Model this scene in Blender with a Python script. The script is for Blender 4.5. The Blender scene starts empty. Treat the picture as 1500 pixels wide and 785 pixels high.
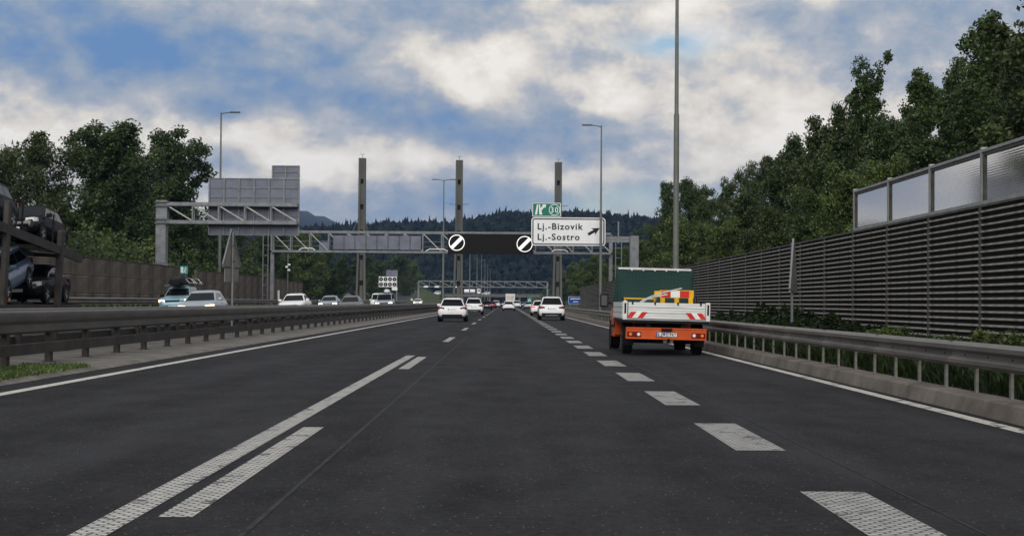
import bpy, bmesh, math, random
from mathutils import Vector, Matrix
R = math.radians
rnd = random.Random(7)
sc = bpy.context.scene
col = sc.collection

# ------------------------------------------------------------------ camera
F_PX = 2330.0                 # focal length in photo pixels (photo 1500 x 785)
CAM_H = 1.25
VPX, VPY = 742.0, 443.0       # vanishing point of the road in the photo
cd = bpy.data.cameras.new('camera'); cam = bpy.data.objects.new('camera', cd); col.objects.link(cam)
cd.sensor_width = 36.0; cd.lens = F_PX / 1500.0 * 36.0
cd.clip_start = 0.1; cd.clip_end = 20000
pitch = math.atan((VPY - 392.5) / F_PX); yaw = -math.atan((750 - VPX) / F_PX); roll = R(0.4)
cam.matrix_world = Matrix.Translation((0, 0, CAM_H)) @ (Matrix.Rotation(yaw, 4, 'Z') @ Matrix.Rotation(R(90) + pitch, 4, 'X') @ Matrix.Rotation(roll, 4, 'Z'))
sc.camera = cam
CM = cam.matrix_world.to_3x3(); CO = Vector((0, 0, CAM_H))
def ray(px, py): return CM @ Vector(((px - 750.0) / F_PX, -(py - 392.5) / F_PX, -1.0))
def at(px, py, Y):
    d = ray(px, py); return CO + d * (Y / d.y)
def onX(px, py, X):
    d = ray(px, py); return CO + d * (X / d.x)

# ------------------------------------------------------------------ world
SUN_EL, SUN_AZ = 30.0, 186.0      # azimuth clockwise from +Y: behind the camera
w = bpy.data.worlds.new('World'); sc.world = w; w.use_nodes = True
nt = w.node_tree; N = nt.nodes; LK = nt.links; N.clear()
def wn(t, **k):
    n = N.new(t)
    for a, b in k.items(): setattr(n, a, b)
    return n
def lnk(o, i): LK.new(o, i)
def wm(op, a, b=None, c=None):
    n = wn('ShaderNodeMath', operation=op)
    for i, v in enumerate((a, b, c)):
        if v is None: continue
        if isinstance(v, (int, float)): n.inputs[i].default_value = v
        else: lnk(v, n.inputs[i])
    return n.outputs[0]
out = wn('ShaderNodeOutputWorld'); bg = wn('ShaderNodeBackground'); bg.inputs['Strength'].default_value = 0.1
lnk(bg.outputs[0], out.inputs['Surface'])
sky = wn('ShaderNodeTexSky'); sky.sky_type = 'NISHITA'; sky.sun_disc = False
sky.sun_elevation = R(SUN_EL); sky.sun_rotation = R(SUN_AZ); sky.air_density = 1.0; sky.dust_density = 1.0
tc = wn('ShaderNodeTexCoord'); sx = wn('ShaderNodeSeparateXYZ'); lnk(tc.outputs['Generated'], sx.inputs[0])
dx, dy, dz = sx.outputs
az = wm('ARCTAN2', dx, dy); hor = wm('SQRT', wm('ADD', wm('MULTIPLY', dx, dx), wm('MULTIPLY', dy, dy)))
el = wm('ARCTAN2', dz, hor)
U0 = wm('MULTIPLY', az, 2.33); V0 = wm('MULTIPLY', el, 2.33)     # thousands of photo pixels
cx = wn('ShaderNodeCombineXYZ'); lnk(dx, cx.inputs[0]); lnk(dy, cx.inputs[1]); lnk(wm('MULTIPLY', dz, 1.5), cx.inputs[2])
def noise(scale, detail, rough, off=0.0):
    m = wn('ShaderNodeVectorMath', operation='ADD'); lnk(cx.outputs[0], m.inputs[0]); m.inputs[1].default_value = (off, off * .7, off * .3)
    n = wn('ShaderNodeTexNoise'); n.inputs['Scale'].default_value = scale; n.inputs['Detail'].default_value = detail
    n.inputs['Roughness'].default_value = rough; lnk(m.outputs[0], n.inputs['Vector']); return n
nA = noise(9.0, 7, 0.56, 3.1); nB = noise(17.0, 8, 0.58, 7.7); nC = noise(6.0, 10, 0.62, 1.3); nD = noise(26.0, 8, 0.6, 5.5)
sA = wn('ShaderNodeSeparateColor'); lnk(nA.outputs['Color'], sA.inputs[0])
sB = wn('ShaderNodeSeparateColor'); lnk(nB.outputs['Color'], sB.inputs[0])
U = wm('ADD', wm('ADD', U0, wm('MULTIPLY_ADD', sA.outputs[0], (.22), -.11)), wm('MULTIPLY_ADD', sB.outputs[0], .10, -.05))
V = wm('ADD', wm('ADD', V0, wm('MULTIPLY_ADD', sA.outputs[1], .11, -.055)), wm('MULTIPLY_ADD', sB.outputs[1], .07, -.035))
def blob(x, y, rx, ry):
    a = wm('MULTIPLY', wm('ADD', U, -(x - 742) / 1000.), 1000. / rx); b = wm('MULTIPLY', wm('ADD', V, -(443 - y) / 1000.), 1000. / ry)
    s = wm('ADD', wm('MULTIPLY', a, a), wm('MULTIPLY', b, b))
    return wm('POWER', 2.718, wm('MULTIPLY', s, -1.0))
# cloud banks of this sky: (x, y, half width, half height, how much lighter or darker)
banks = [(90, 85, 380, 62, -.46), (430, 150, 220, 38, -.22), (420, 25, 230, 30, -.16), (150, 215, 380, 42, .36), (470, 232, 130, 25, .24),
         (640, 150, 130, 45, -.08), (600, 180, 150, 28, -.17), (590, 85, 60, 35, .10), (735, 75, 60, 70, .42), (700, 150, 50, 30, .30),
         (840, 130, 80, 55, -.14), (900, 150, 40, 25, .30), (890, 30, 130, 40, .34), (1040, 150, 150, 45, .30), (1160, 50, 170, 40, -.16),
         (1290, 90, 170, 30, -.10), (760, 205, 180, 20, -.16), (700, 245, 200, 20, .16), (960, 200, 110, 20, -.12), (1180, 210, 80, 26, .26),
         (560, 290, 260, 30, -.16), (900, 300, 200, 34, -.20), (1030, 262, 90, 14, .30), (520, 268, 70, 14, .24), (1380, 30, 160, 40, -.16)]
L = wm('ADD', .62, wm('MULTIPLY_ADD', nC.outputs['Fac'], 0.45, -.225))
for b in banks: L = wm('ADD', L, wm('MULTIPLY', blob(*b[:4]), b[4]))
# puffs: the upper edges of the billows catch the light, the undersides fall off
def noise_up(scale, detail, rough, off, dv):
    m = wn('ShaderNodeVectorMath', operation='ADD'); lnk(cx.outputs[0], m.inputs[0]); m.inputs[1].default_value = (off + dv * .35, off * .7, off * .3 + dv)
    n = wn('ShaderNodeTexNoise'); n.inputs['Scale'].default_value = scale; n.inputs['Detail'].default_value = detail; n.inputs['Roughness'].default_value = rough; lnk(m.outputs[0], n.inputs['Vector']); return n
for base_, up_, k_ in ((nB, noise_up(17.0, 8, .58, 7.7, .022), 1.05), (nD, noise_up(26.0, 8, .6, 5.5, .012), .5), (nA, noise_up(9.0, 7, .56, 3.1, .05), .8)):
    L = wm('ADD', L, wm('MULTIPLY', wm('SUBTRACT', base_.outputs['Fac'], up_.outputs['Fac']), k_))
rp = wn('ShaderNodeValToRGB'); lnk(L, rp.inputs[0])
st = rp.color_ramp.elements
st[0].position = 0.04; st[0].color = (.15, .28, .52, 1)
st[1].position = 1.0; st[1].color = (.98, .93, .86, 1)
for p, c in ((.25, (.25, .345, .50, 1)), (.42, (.36, .42, .51, 1)), (.58, (.50, .52, .56, 1)), (.76, (.78, .73, .66, 1))):
    e = st.new(p); e.color = c
sc10 = wn('ShaderNodeVectorMath', operation='SCALE'); lnk(rp.outputs[0], sc10.inputs[0]); sc10.inputs['Scale'].default_value = 10.0
holes = wm('ADD', wm('MULTIPLY', blob(985, 62, 75, 16), 1.1), wm('MULTIPLY', blob(930, 300, 160, 26), .55))
cover = wm('MAXIMUM', wm('SUBTRACT', 1.0, wm('MINIMUM', holes, 1.0)), 0.0)
mx = wn('ShaderNodeMix', data_type='RGBA'); lnk(cover, mx.inputs[0]); lnk(sky.outputs[0], mx.inputs[6]); lnk(sc10.outputs[0], mx.inputs[7])
lnk(mx.outputs[2], bg.inputs['Color'])
w.cycles.sampling_method = 'MANUAL'; w.cycles.sample_map_resolution = 512
# ------------------------------------------------------------------ soft directional fill added from behind the camera to brighten faces turned to it
sd = bpy.data.lights.new('fill_sun', 'SUN'); sd.energy = 2.2; sd.angle = R(50); sd.color = (1, .96, .9)
so = bpy.data.objects.new('fill_sun', sd); col.objects.link(so)
sdir = Vector((math.sin(R(SUN_AZ)) * math.cos(R(SUN_EL)), math.cos(R(SUN_AZ)) * math.cos(R(SUN_EL)), math.sin(R(SUN_EL))))
so.rotation_euler = (-sdir).to_track_quat('-Z', 'Y').to_euler()
sc.view_settings.view_transform = 'Standard'; sc.view_settings.look = 'None'; sc.view_settings.exposure = 0.0; sc.view_settings.gamma = 1.0
sc.view_settings.use_curve_mapping = False
sc.cycles.use_denoising = True; sc.cycles.max_bounces = 6; sc.cycles.transparent_max_bounces = 12; sc.cycles.caustics_reflective = False; sc.cycles.caustics_refractive = False

# ------------------------------------------------------------------ materials
MATS = {}
def mat(name, c, rough=.6, metal=0., var=.15, scale=3.0, bump=0., bscale=None, emit=None, spec=.22, coat=0., c2=None, stretch=None, detail=5):
    m = bpy.data.materials.new(name); m.use_nodes = True; t = m.node_tree; b = t.nodes['Principled BSDF']
    b.inputs['Roughness'].default_value = rough; b.inputs['Metallic'].default_value = metal; b.inputs['Specular IOR Level'].default_value = spec
    b.inputs['Coat Weight'].default_value = coat
    co = t.nodes.new('ShaderNodeTexCoord'); vec = co.outputs['Object']
    if stretch:
        mp = t.nodes.new('ShaderNodeMapping'); mp.inputs['Scale'].default_value = stretch; t.links.new(vec, mp.inputs[0]); vec = mp.outputs[0]
    if var or c2:
        n = t.nodes.new('ShaderNodeTexNoise'); n.inputs['Scale'].default_value = scale; n.inputs['Detail'].default_value = detail; n.inputs['Roughness'].default_value = .65
        t.links.new(vec, n.inputs['Vector'])
        r = t.nodes.new('ShaderNodeValToRGB'); t.links.new(n.outputs['Fac'], r.inputs[0])
        a = c2 if c2 else tuple(x * (1 - var * 1.6) for x in c); z = c if c2 else tuple(min(1, x * (1 + var)) for x in c)
        r.color_ramp.elements[0].position = .33; r.color_ramp.elements[0].color = (*a, 1)
        r.color_ramp.elements[1].position = .67; r.color_ramp.elements[1].color = (*z, 1)
        t.links.new(r.outputs[0], b.inputs['Base Color'])
    else: b.inputs['Base Color'].default_value = (*c, 1)
    if bump:
        n2 = t.nodes.new('ShaderNodeTexNoise'); n2.inputs['Scale'].default_value = bscale or scale * 6; n2.inputs['Detail'].default_value = 4
        t.links.new(vec, n2.inputs['Vector'])
        bp = t.nodes.new('ShaderNodeBump'); bp.inputs['Strength'].default_value = bump; bp.inputs['Distance'].default_value = .02
        t.links.new(n2.outputs['Fac'], bp.inputs['Height']); t.links.new(bp.outputs[0], b.inputs['Normal'])
    if emit:
        b.inputs['Emission Color'].default_value = (*emit[0], 1); b.inputs['Emission Strength'].default_value = emit[1]
    MATS[name] = m; return m
M = MATS
mat('galv', (.19, .20, .215), .55, .25, .18, 2.0, .1, 30)
mat('galv_dark', (.10, .105, .11), .55, .3, .22, 1.5, .1, 30)
mat('galv_blue', (.16, .172, .215), .6, .1, .14, .8)
mat('rail', (.165, .152, .14), .5, .25, .22, 1.2, .15, 14, stretch=(1, .35, 2.5))
mat('rail_dark', (.058, .052, .048), .6, .2, .25, 1.5, .15, 14)
mat('post_steel', (.13, .125, .12), .6, .25, .3, 3, .1, 20)
mat('post_light', (.24, .235, .21), .5, .3, .25, 5, .1, 20)
mat('pole', (.155, .165, .15), .55, .2, .15, .8)
mat('concrete', (.17, .16, .145), .9, 0, .25, 1.2, .35, 18)
mat('kerb', (.17, .15, .13), .9, 0, .25, 1.6, .35, 16)
mat('pylon', (.115, .117, .105), .9, 0, .3, .25, .2, 4, stretch=(1, 1, .15))
mat('pylon_dark', (.05, .052, .05), .9, 0, .2, .4)
mat('hole', (.012, .012, .012), .9, 0, 0)
mat('slat', (.30, .285, .255), .75, 0, .3, 5, .2, 40)
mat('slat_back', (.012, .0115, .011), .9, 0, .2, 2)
mat('wall_post', (.10, .098, .09), .7, .2, .25, 3, .1, 20)
mat('wall_frame', (.33, .34, .33), .5, .35, .15, 3)
mat('brownwall', (.20, .172, .142), .9, 0, .28, .7, .3, 8)
mat('brownwall_post', (.11, .095, .08), .9, 0, .25, 1)
mat('tyre', (.008, .008, .009), .85, 0, .2, 6)
mat('rim', (.45, .46, .48), .35, .8, .05, 6)
mat('rim_dark', (.06, .06, .065), .4, .6, .05, 6)
mat('black_plastic', (.010, .010, .011), .6, 0, .15, 5, spec=.1)
mat('glass_dark', (.006, .007, .008), .06, 0, 0, spec=.16)
mat('red_lamp', (.16, .012, .012), .15, 0, .1, 8)
mat('red_lit', (.5, .02, .02), .2, 0, 0, emit=((1, .05, .03), .8))
mat('lamp_clear', (.75, .75, .75), .1, 0, 0)
mat('lamp_warm', (.9, .8, .65), .1, 0, 0, emit=((1, .72, .42), 2.2))
mat('lamp_white', (.9, .9, .88), .1, 0, 0, emit=((1, .95, .88), 1.8))
mat('amber', (.7, .25, .03), .2, 0, 0)
mat('plate', (.75, .75, .74), .4, 0, .05, 5)
mat('ink', (.01, .01, .012), .5, 0, 0)
mat('eu_blue', (.02, .05, .3), .4, 0, 0)
for nm, c in (('white', (.78, .79, .80)), ('silver', (.33, .38, .43)), ('iceblue', (.20, .33, .40)), ('darkblue', (.055, .085, .16)), ('black', (.006, .0065, .008)),
              ('charcoal', (.022, .023, .027)), ('red', (.16, .012, .012)), ('grey', (.16, .165, .17)), ('bluegrey', (.13, .18, .27))):
    mat('paint_' + nm, c, .38 if nm == 'white' else .22, .0 if nm in ('white', 'black', 'charcoal') else .2, .04, 2, spec=.10 if nm in ('black', 'charcoal') else .3, coat=.0)
for nm, c in (('black', (.005, .0055, .007)), ('charcoal', (.017, .018, .021))):
    m_ = bpy.data.materials.new('paint_' + nm); m_.use_nodes = True; t_ = m_.node_tree; t_.nodes.clear(); o_ = t_.nodes.new('ShaderNodeOutputMaterial'); x_ = t_.nodes.new('ShaderNodeMixShader'); d_ = t_.nodes.new('ShaderNodeBsdfDiffuse'); g_ = t_.nodes.new('ShaderNodeBsdfGlossy')
    n_ = t_.nodes.new('ShaderNodeTexNoise'); n_.inputs['Scale'].default_value = 2; r_ = t_.nodes.new('ShaderNodeValToRGB'); t_.links.new(n_.outputs['Fac'], r_.inputs[0]); r_.color_ramp.elements[0].color = (*[v * .8 for v in c], 1); r_.color_ramp.elements[1].color = (*[v * 1.2 for v in c], 1); t_.links.new(r_.outputs[0], d_.inputs[0])
    g_.inputs['Roughness'].default_value = .12; x_.inputs[0].default_value = .055; t_.links.new(d_.outputs[0], x_.inputs[1]); t_.links.new(g_.outputs[0], x_.inputs[2]); t_.links.new(x_.outputs[0], o_.inputs[0]); M['paint_' + nm] = m_
mat('orange', (.56, .085, .014), .4, 0, .12, 3, coat=.3)
mat('alu_white', (.70, .71, .70), .45, .1, .12, 2.5, .1, 20, stretch=(.4, 1, 6))
mat('alu', (.52, .54, .55), .4, .6, .1, 4)
mat('chev_red', (.60, .025, .02), .4, 0, .1, 5)
mat('chev_white', (.82, .82, .80), .4, 0, .05, 5)
mat('yellow', (.75, .42, .02), .5, 0, .1, 5)
mat('hose', (.55, .57, .58), .5, 0, .1, 5)
mat('sign_white', (.80, .81, .82), .45, 0, .04, 1)
mat('sign_green', (.012, .17, .12), .45, 0, .05, 1)
mat('sign_teal', (.03, .28, .25), .45, 0, .05, 2)
mat('sign_blue', (.012, .06, .30), .45, 0, .05, 1)
mat('sign_back', (.245, .235, .215), .6, .3, .12, 3)
mat('led_black', (.006, .005, .0045), .7, 0, .15, 4)
mat('led_white', (.9, .9, .88), .4, 0, 0, emit=((1, .98, .95), .45))
mat('bark', (.075, .06, .045), .9, 0, .3, 6, .4, 12)
mat('soil', (.045, .04, .028), .95, 0, .35, 2.5, .5, 10)
mat('grass_ground', (.045, .06, .022), .95, 0, .4, .6, .4, 6, c2=(.03, .045, .015))
mat('bank', (.06, .075, .028), .95, 0, .3, .3, .4, 4, c2=(.035, .05, .018))
mat('net_frame', (.012, .06, .05), .6, 0, .1, 3)
mat('mirror', (.10, .11, .12), .15, 0, 0)
mat('rail_median', (.105, .097, .088), .5, .25, .22, 1.2, .15, 14, stretch=(1, .35, 2.5))
mat('tarp', (.62, .62, .60), .6, 0, .08, 1)

def leafmat(name, c, trans=.35, spec=.45):
    m = bpy.data.materials.new(name); m.use_nodes = True; t = m.node_tree; t.nodes.clear()
    o = t.nodes.new('ShaderNodeOutputMaterial'); mixs = t.nodes.new('ShaderNodeMixShader'); d = t.nodes.new('ShaderNodeBsdfPrincipled'); tr = t.nodes.new('ShaderNodeBsdfTranslucent')
    g = t.nodes.new('ShaderNodeNewGeometry'); r = t.nodes.new('ShaderNodeValToRGB'); t.links.new(g.outputs['Random Per Island'], r.inputs[0])
    r.color_ramp.elements[0].color = (c[0] * .45, c[1] * .5, c[2] * .5, 1); r.color_ramp.elements[1].color = (c[0] * 1.7, c[1] * 1.55, c[2] * 1.5, 1)
    n = t.nodes.new('ShaderNodeTexNoise'); n.inputs['Scale'].default_value = .5; n.inputs['Detail'].default_value = 3
    co = t.nodes.new('ShaderNodeTexCoord'); t.links.new(co.outputs['Object'], n.inputs['Vector'])
    hs = t.nodes.new('ShaderNodeHueSaturation'); t.links.new(r.outputs[0], hs.inputs['Color'])
    mr = t.nodes.new('ShaderNodeMapRange'); mr.inputs[1].default_value = .3; mr.inputs[2].default_value = .7; mr.inputs[3].default_value = .72; mr.inputs[4].default_value = 1.3
    t.links.new(n.outputs['Fac'], mr.inputs[0]); t.links.new(mr.outputs[0], hs.inputs['Value'])
    t.links.new(hs.outputs[0], d.inputs['Base Color']); t.links.new(hs.outputs[0], tr.inputs['Color'])
    d.inputs['Roughness'].default_value = .42; d.inputs['Specular IOR Level'].default_value = spec
    mixs.inputs[0].default_value = trans; t.links.new(d.outputs[0], mixs.inputs[1]); t.links.new(tr.outputs[0], mixs.inputs[2]); t.links.new(mixs.outputs[0], o.inputs[0])
    M[name] = m
leafmat('leaf_deep', (.042, .072, .020)); leafmat('leaf_mid', (.058, .095, .027)); leafmat('leaf_bright', (.085, .125, .034)); leafmat('leaf_olive', (.058, .085, .028)); leafmat('leaf_ivy', (.019, .033, .011), .3, .12)
leafmat('forest', (.0105, .0155, .012), .1, .04); leafmat('grass', (.075, .115, .03))

def asphalt(name, base, lanes):
    m = bpy.data.materials.new(name); m.use_nodes = True; t = m.node_tree; b = t.nodes['Principled BSDF']
    co = t.nodes.new('ShaderNodeTexCoord'); v = co.outputs['Object']
    def nz(s, d, st=(1, 1, 1), r=.6):
        mp = t.nodes.new('ShaderNodeMapping'); mp.inputs['Scale'].default_value = st; t.links.new(v, mp.inputs[0])
        n = t.nodes.new('ShaderNodeTexNoise'); n.inputs['Scale'].default_value = s; n.inputs['Detail'].default_value = d; n.inputs['Roughness'].default_value = r
        t.links.new(mp.outputs[0], n.inputs['Vector']); return n.outputs['Fac']
    def mth(op, a, c, e=None):
        n = t.nodes.new('ShaderNodeMath'); n.operation = op
        for i, q in enumerate((a, c, e)):
            if q is None: continue
            if isinstance(q, (int, float)): n.inputs[i].default_value = q
            else: t.links.new(q, n.inputs[i])
        return n.outputs[0]
    big = nz(.9, 4, (1, .12, 1)); mid = nz(1.6, 6, (1, .5, 1)); fine = nz(42, 3)
    val = mth('ADD', mth('MULTIPLY_ADD', big, 1.7, -.85), mth('ADD', mth('MULTIPLY_ADD', mid, 1.5, -.75), mth('ADD', mth('MULTIPLY_ADD', fine, 2.2, -1.1), mth('MULTIPLY_ADD', nz(14, 4), 1.6, -.8))))
    # polished wheel paths: worn a little paler and smoother along each lane
    sp = t.nodes.new('ShaderNodeSeparateXYZ'); t.links.new(v, sp.inputs[0])
    wp = None
    for xc in lanes:
        for s in (-.82, .82):
            q = mth('ADD', sp.outputs[0], -(xc + s)); q = mth('POWER', 2.718, mth('MULTIPLY', mth('MULTIPLY', q, q), -7.0))
            wp = q if wp is None else mth('ADD', wp, q)
    val = mth('ADD', val, mth('MULTIPLY', wp, .22))
    vo = t.nodes.new('ShaderNodeTexVoronoi'); vo.inputs['Scale'].default_value = 38; t.links.new(v, vo.inputs['Vector'])
    spc = t.nodes.new('ShaderNodeSeparateColor'); t.links.new(vo.outputs['Color'], spc.inputs[0])
    chip = mth('MULTIPLY', mth('LESS_THAN', vo.outputs['Distance'], .27), mth('GREATER_THAN', spc.outputs[0], .965))
    r = t.nodes.new('ShaderNodeValToRGB'); t.links.new(mth('ADD', val, .5), r.inputs[0])
    r.color_ramp.elements[0].position = .0; r.color_ramp.elements[0].color = (*[x * .35 for x in base], 1)
    r.color_ramp.elements[1].position = 1.0; r.color_ramp.elements[1].color = (*[x * 1.8 for x in base], 1)
    mx = t.nodes.new('ShaderNodeMix'); mx.data_type = 'RGBA'; t.links.new(mth('MULTIPLY', chip, .7), mx.inputs[0]); t.links.new(r.outputs[0], mx.inputs[6]); mx.inputs[7].default_value = (.26, .25, .23, 1)
    t.links.new(mx.outputs[2], b.inputs['Base Color']); b.inputs['Roughness'].default_value = .85; b.inputs['Specular IOR Level'].default_value = .12
    bp = t.nodes.new('ShaderNodeBump'); bp.inputs['Strength'].default_value = .5; bp.inputs['Distance'].default_value = .006
    t.links.new(mth('ADD', fine, mth('MULTIPLY', chip, .5)), bp.inputs['Height']); t.links.new(bp.outputs[0], b.inputs['Normal'])
    M[name] = m
asphalt('asphalt', (.0185, .0188, .0212), (-4.3, .1, 3.7)); asphalt('asphalt_opposite', (.034, .034, .036), (-14.0, -18.2))

def paintmat(name, c, gap, px=.085, py=.06):
    """thermoplastic road marking laid as rows of raised drops with bare asphalt between"""
    m = bpy.data.materials.new(name); m.use_nodes = True; t = m.node_tree; b = t.nodes['Principled BSDF']
    co = t.nodes.new('ShaderNodeTexCoord'); sp = t.nodes.new('ShaderNodeSeparateXYZ'); t.links.new(co.outputs['Object'], sp.inputs[0])
    def mth(op, a, c, e=None):
        n = t.nodes.new('ShaderNodeMath'); n.operation = op
        for i, q in enumerate((a, c, e)):
            if q is None: continue
            if isinstance(q, (int, float)): n.inputs[i].default_value = q
            else: t.links.new(q, n.inputs[i])
        return n.outputs[0]
    n = t.nodes.new('ShaderNodeTexNoise'); n.inputs['Scale'].default_value = 7; n.inputs['Detail'].default_value = 5; t.links.new(co.outputs['Object'], n.inputs['Vector'])
    row = mth('FLOOR', mth('MULTIPLY', sp.outputs[1], 1 / py), 0)
    xs = mth('ADD', mth('MULTIPLY', sp.outputs[0], 1 / px), mth('MULTIPLY', mth('MODULO', row, 2), .5))
    fx = mth('ADD', mth('FRACT', xs, 0), -.5); fy = mth('ADD', mth('FRACT', mth('MULTIPLY', sp.outputs[1], 1 / py), 0), -.5)
    rr = mth('ADD', mth('MULTIPLY', fx, fx), mth('MULTIPLY', fy, fy))
    drop = mth('LESS_THAN', rr, mth('MULTIPLY_ADD', n.outputs['Fac'], .10, gap))
    n3 = t.nodes.new('ShaderNodeTexNoise'); n3.inputs['Scale'].default_value = 3.2; n3.inputs['Detail'].default_value = 7; n3.inputs['Roughness'].default_value = .72; t.links.new(co.outputs['Object'], n3.inputs['Vector'])
    drop = mth('MULTIPLY', drop, mth('GREATER_THAN', n3.outputs['Fac'], .42))
    mx = t.nodes.new('ShaderNodeMix'); mx.data_type = 'RGBA'; t.links.new(drop, mx.inputs[0]); mx.inputs[6].default_value = (.05, .05, .05, 1)
    r = t.nodes.new('ShaderNodeValToRGB'); t.links.new(n.outputs['Fac'], r.inputs[0])
    r.color_ramp.elements[0].position = .3; r.color_ramp.elements[0].color = (*[x * .72 for x in c], 1); r.color_ramp.elements[1].position = .65; r.color_ramp.elements[1].color = (*c, 1)
    t.links.new(r.outputs[0], mx.inputs[7]); t.links.new(mx.outputs[2], b.inputs['Base Color']); b.inputs['Roughness'].default_value = .6
    bp = t.nodes.new('ShaderNodeBump'); bp.inputs['Strength'].default_value = .6; bp.inputs['Distance'].default_value = .004; t.links.new(drop, bp.inputs['Height']); t.links.new(bp.outputs[0], b.inputs['Normal'])
    M[name] = m
paintmat('mark_line', (.60, .585, .54), .14); paintmat('mark_wide', (.46, .455, .43), .13); paintmat('mark_edge', (.60, .575, .52), .40)

def netmat(name, c):
    """knotted mesh: threads with real open holes between"""
    m = bpy.data.materials.new(name); m.use_nodes = True; t = m.node_tree; b = t.nodes['Principled BSDF']; o = t.nodes['Material Output']
    b.inputs['Base Color'].default_value = (*c, 1); b.inputs['Roughness'].default_value = .7
    uv = t.nodes.new('ShaderNodeUVMap'); sp = t.nodes.new('ShaderNodeSeparateXYZ'); t.links.new(uv.outputs[0], sp.inputs[0])
    ms = []
    for i in (0, 1):
        a = t.nodes.new('ShaderNodeMath'); a.operation = 'FRACT'; t.links.new(sp.outputs[i], a.inputs[0])
        g = t.nodes.new('ShaderNodeMath'); g.operation = 'LESS_THAN'; t.links.new(a.outputs[0], g.inputs[0]); g.inputs[1].default_value = .60; ms.append(g)
    mxm = t.nodes.new('ShaderNodeMath'); mxm.operation = 'MAXIMUM'; t.links.new(ms[0].outputs[0], mxm.inputs[0]); t.links.new(ms[1].outputs[0], mxm.inputs[1])
    t.links.new(mxm.outputs[0], b.inputs['Alpha']); M[name] = m
netmat('net', (.006, .042, .036))
def panemat():
    m = bpy.data.materials.new('pane'); m.use_nodes = True; t = m.node_tree; t.nodes.clear()
    o = t.nodes.new('ShaderNodeOutputMaterial'); a = t.nodes.new('ShaderNodeBsdfTransparent'); g = t.nodes.new('ShaderNodeBsdfGlossy'); d = t.nodes.new('ShaderNodeBsdfDiffuse')
    a.inputs[0].default_value = (.30, .31, .31, 1); g.inputs['Roughness'].default_value = .06; g.inputs['Color'].default_value = (.9, .9, .9, 1); d.inputs[0].default_value = (.5, .49, .46, 1)
    co = t.nodes.new('ShaderNodeTexCoord'); wv = t.nodes.new('ShaderNodeTexWave'); wv.bands_direction = 'Z'; wv.inputs['Scale'].default_value = 6; wv.inputs['Distortion'].default_value = .6; t.links.new(co.outputs['Object'], wv.inputs[0])
    bp = t.nodes.new('ShaderNodeBump'); bp.inputs['Strength'].default_value = .02; bp.inputs['Distance'].default_value = .01; t.links.new(wv.outputs[0], bp.inputs['Height']); t.links.new(bp.outputs[0], g.inputs['Normal'])
    m1 = t.nodes.new('ShaderNodeMixShader'); m2 = t.nodes.new('ShaderNodeMixShader'); fr = t.nodes.new('ShaderNodeFresnel'); fr.inputs[0].default_value = 3.2
    m1.inputs[0].default_value = .30; t.links.new(a.outputs[0], m1.inputs[1]); t.links.new(d.outputs[0], m1.inputs[2])
    m2.inputs[0].default_value = .70; t.links.new(m1.outputs[0], m2.inputs[1]); t.links.new(g.outputs[0], m2.inputs[2]); t.links.new(m2.outputs[0], o.inputs[0]); M['pane'] = m
panemat()

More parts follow.
